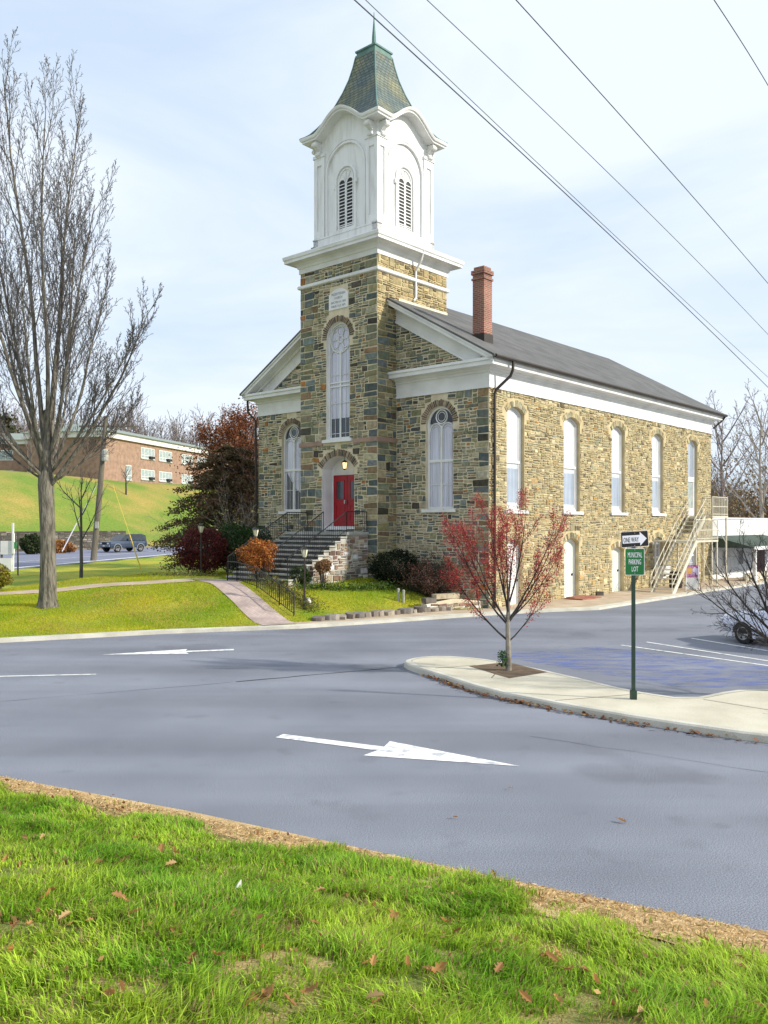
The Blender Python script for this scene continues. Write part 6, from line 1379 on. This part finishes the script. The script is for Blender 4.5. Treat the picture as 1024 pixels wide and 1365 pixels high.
# dry thatch strip along the road edge
n = 60000; al = rn.uniform(-6.5, 5.0, n); dpt = np.abs(rn.normal(.40, .42, n)); dpt[:n // 3] = rn.uniform(.05, 3.5, n // 3)
x = -.09 + al * .885 - dpt * .465; y = 8.27 - al * .465 - dpt * .885; keep = (np.abs(x) < .5 * y + .35) & (y > 3.4) & ((dpt < .60 + .34 * vnoise(x, y, 1.6, 3) + .50 * np.clip((al - .3) / 3.2, 0, 1)) | (vnoise(x, y, 1.3, 4) > .5)); x, y = x[keep], y[keep]; n = len(x)
P_ = np.stack([x, y, [bank_z(a_, c_) + abs(h) for a_, c_, h in zip(x, y, rn.normal(.006, .010, n))]], 1)
o = quads_obj('dry_thatch', leaf_quads(P_, .026, rn, .75, .14), pal_cols(n, [(.70, .52, .27), (.56, .40, .19), (.78, .62, .36), (.32, .20, .10)], rn, .35), M['blade']); tag(o, 'straw-coloured dead grass along the road edge of the bank', 'dead grass', kind='stuff')
struct(sheet('bare_soil', [(p[0], p[1] + .03) for p in RE[2:8]] + [(p[0] - .465 * w, p[1] - .885 * w) for p, w in zip(RE[2:8][::-1], (1.2, 1.15, .9, .7, .55, .45))], lambda x, y: bank_z(x, y) + .008, M['straw'], .3))
n = 2600; al = rn.uniform(-6.5, 5.0, n); dpt = rn.uniform(.1, 5.2, n); x = -.09 + al * .885 - dpt * .465; y = 8.27 - al * .465 - dpt * .885
keep = (np.abs(x) < .5 * y + .3) & (y > 3.5) & (vnoise(x, y, 1.8, 21) + rn.normal(0, .3, n) > .25); x, y = x[keep], y[keep]; P_ = np.stack([x, y, [bank_z(a_, c_) + abs(h) for a_, c_, h in zip(x, y, rn.normal(.03, .03, len(x)))]], 1)
tag(quads_obj('leaf_litter', leaf_quads(P_, .022, rn, .3), pal_cols(len(P_), [(.40, .17, .05), (.28, .11, .035), (.52, .32, .13), (.18, .08, .03)], rn, .35), M['leaf']), 'broken brown leaf crumbs caught among the bank grass', 'leaf litter', kind='stuff')
# short turf on the church lawn near the road
n = 260000; x = rn.uniform(-15, 3.5, n); y = rn.uniform(23.5, 38, n)
nm = np.array([[a_, c_] for a_, c_ in zip(x, y)])
poly = np.array(lawn); ins = np.zeros(n, bool); j = len(poly) - 1
for i in range(len(poly)):
    xi, yi, xj, yj = *poly[i], *poly[j]; cr = ((yi > y) != (yj > y)) & (x < (xj - xi) * (y - yi) / (yj - yi + 1e-12) + xi); ins ^= cr; j = i
for pg in (pth, [(-7.05, 31.95), (-7.55, 33.2), (-10.5, 32.75), (-14.5, 32.6), (-24, 32.4), (-24, 31.5), (-14.5, 31.6), (-10.5, 31.75)]):
    pg = np.array(pg); inp = np.zeros(n, bool); j = len(pg) - 1
    for i in range(len(pg)):
        xi, yi, xj, yj = *pg[i], *pg[j]; cr = ((yi > y) != (yj > y)) & (x < (xj - xi) * (y - yi) / (yj - yi + 1e-12) + xi); inp ^= cr; j = i
    ins &= ~inp
tl2 = (x - CX) * US.x + (y - CY) * US.y; ins &= (tl2 < -.1) & (np.abs(x) < .46 * y + .5); x, y = x[ins], y[ins]; n = len(x)
z = np.array([yard_z(a_, c_) for a_, c_ in zip(x, y)]); ht = rn.uniform(.02, .06, n) * (1 + .4 * vnoise(x, y, 2.2, 12)); an_ = rn.uniform(0, 6.28, n); w_ = rn.uniform(.006, .012, n)
base = np.stack([x, y, z - .005], 1); sv = np.stack([np.cos(an_), np.sin(an_), 0 * x], 1) * w_[:, None]; tip = base + np.stack([rn.normal(0, .02, n), rn.normal(0, .02, n), ht], 1)
t_ = np.clip(.5 + .5 * vnoise(x, y, .9, 14) + rn.normal(0, .2, n), 0, 1)[:, None]; c = (1 - t_) * np.array([.26, .42, .012]) + t_ * np.array([.62, .58, .04]); dry = rn.uniform(0, 1, n) < .08 + .45 * np.clip(vnoise(x, y, 1.3, 15) + .1, 0, 1); c[dry] = np.array([.58, .44, .13]); c *= rn.uniform(.75, 1.25, (n, 1))
tag(quads_obj('turf', np.stack([base - sv, base + sv, tip + sv * .3, tip - sv * .3], 1), c, M['turf_blade']), 'short yellow-green turf of the church lawn beside the path', 'grass', kind='stuff')
# fallen oak leaves, each its own thing; one outline mesh per variant, bent differently
def oak_mesh(seed):
    rg = random.Random(seed); half = [(0, 0), (.10, .05), (.16, .20), (.26, .13), (.34, .12), (.42, .30), (.52, .16), (.60, .14), (.68, .26), (.78, .12), (.88, .10), (1.0, 0)]; half = [(a_, w * rg.uniform(.8, 1.2)) for a_, w in half]; b = MB(); vs = []; cu, cv = rg.uniform(-.7, 1.3), rg.uniform(.3, 1.3)
    def bend(a_, w): return (a_ - .5, w, cv * abs(w) * .9 + cu * (a_ - .5) ** 2)
    for a_, w in half: vs += [bend(a_, w), bend(a_, 0), bend(a_, -w)]
    fs = []
    for i in range(len(half) - 1): fs += [(3 * i, 3 * i + 1, 3 * i + 4, 3 * i + 3), (3 * i + 1, 3 * i + 2, 3 * i + 5, 3 * i + 4)]
    q = rg.uniform(.7, 1.2); c = rg.choice([(.46, .25, .09), (.38, .18, .06), (.50, .33, .16), (.24, .11, .045), (.32, .16, .06)]); b.add(vs, fs, 0, tuple(v * q for v in c)); b.tube([(-.75, 0, .0), (-.5, 0, bend(0, 0)[2])], .012, 4, 0, (.25, .14, .06)); return b
lm = []
for sdd in range(8):
    o = oak_mesh(sdd).build('fallen_leaf', M['leaf'], fix=False); lm.append(o)
def bank_ray(px, py):
    z = .8
    for _ in range(40): Y = FPX * (EYE - z) / (py - HORIZON); X = (px - 512) / FPX * Y; z = .5 * z + .5 * max(0, bank_z(X, Y))
    return X, Y, z
spots = [(57, 1125), (182, 1127), (130, 1160), (62, 1207), (120, 1238), (180, 1230), (166, 1215), (235, 1150), (228, 1165), (255, 1178), (236, 1256), (290, 1290), (376, 1162), (420, 1245), (497, 1300), (500, 1218), (505, 1226), (524, 1232), (519, 1240), (458, 1160), (88, 1310), (345, 1345), (362, 1348), (332, 1355), (500, 1352), (543, 1298), (575, 1310), (660, 1285), (690, 1265), (735, 1294), (742, 1290), (845, 1340), (855, 1362), (944, 1268), (950, 1330), (945, 1336), (985, 1292), (992, 1300), (1008, 1358), (610, 1255), (590, 1262), (415, 1340), (28, 1165), (270, 1212), (430, 1200), (665, 1310), (38, 1250), (780, 1310), (470, 1268), (310, 1232), (700, 1345), (150, 1345)]
rg = random.Random(9)
spots += [(min(1015, max(8, px + rg.gauss(0, 26))), max(1100 + px * .14, py + rg.gauss(0, 9))) for px, py in spots[::1]]
for i, (px, py) in enumerate(spots):
    o = lm[i] if i < 8 else lm[i % 8].copy()
    if i >= 8: COL.objects.link(o)
    X, Y, z = bank_ray(px, py); s_ = rg.uniform(.055, .11); o.scale = (s_, s_, s_); o.location = (X, Y, z + .065 + rg.uniform(-.01, .025)); o.rotation_euler = (rg.uniform(-.8, .8), rg.uniform(-.6, .6), rg.uniform(0, 6.3))
    tag(o, 'dry curled brown oak leaf lying in the green bank grass', 'leaf', 'fallen oak leaves in the bank grass')
for px, py, lb in ((658, 1168, 'curled tan leaf at the road edge beside the dry grass'), (680, 1053, 'pale fragment of leaf lying on the asphalt by the arrow tip'), (829, 1097, 'small tan leaf alone on the asphalt at the right'), (607, 1092, 'tiny dark leaf on the asphalt below the large arrow')):
    o = lm[int(px) % 8].copy(); COL.objects.link(o); Y = FPX * EYE / (py - HORIZON); o.location = ((px - 512) / FPX * Y, Y, .025); s_ = .11 if px in (658, 829) else .07; o.scale = (s_, s_, s_); o.rotation_euler = (.1, .2, rg.uniform(0, 6)); tag(o, lb, 'leaf')
    if 'group' in o: del o['group']
X, Y, z = bank_ray(315, 1195); b = MB(); b.add([(-.018, 0, 0), (.022, .01, .0), (.03, .005, .05), (.012, 0, .105), (-.004, -.004, .075), (-.02, -.006, .03), (-.016, .014, 0), (.02, .022, .0), (.026, .016, .05), (.012, .010, .10), (-.004, .010, .075), (-.02, .008, .03)],
      [(0, 1, 2, 3, 4, 5), (11, 10, 9, 8, 7, 6)] + [(i, (i + 1) % 6, 6 + (i + 1) % 6, 6 + i) for i in range(6)]); o = b.build('paper_scrap', M['white']); o.location = (X, Y, z + .02); o.rotation_euler = (0, .25, .4); tag(o, 'small white scrap of paper stuck upright in the grass', 'litter')
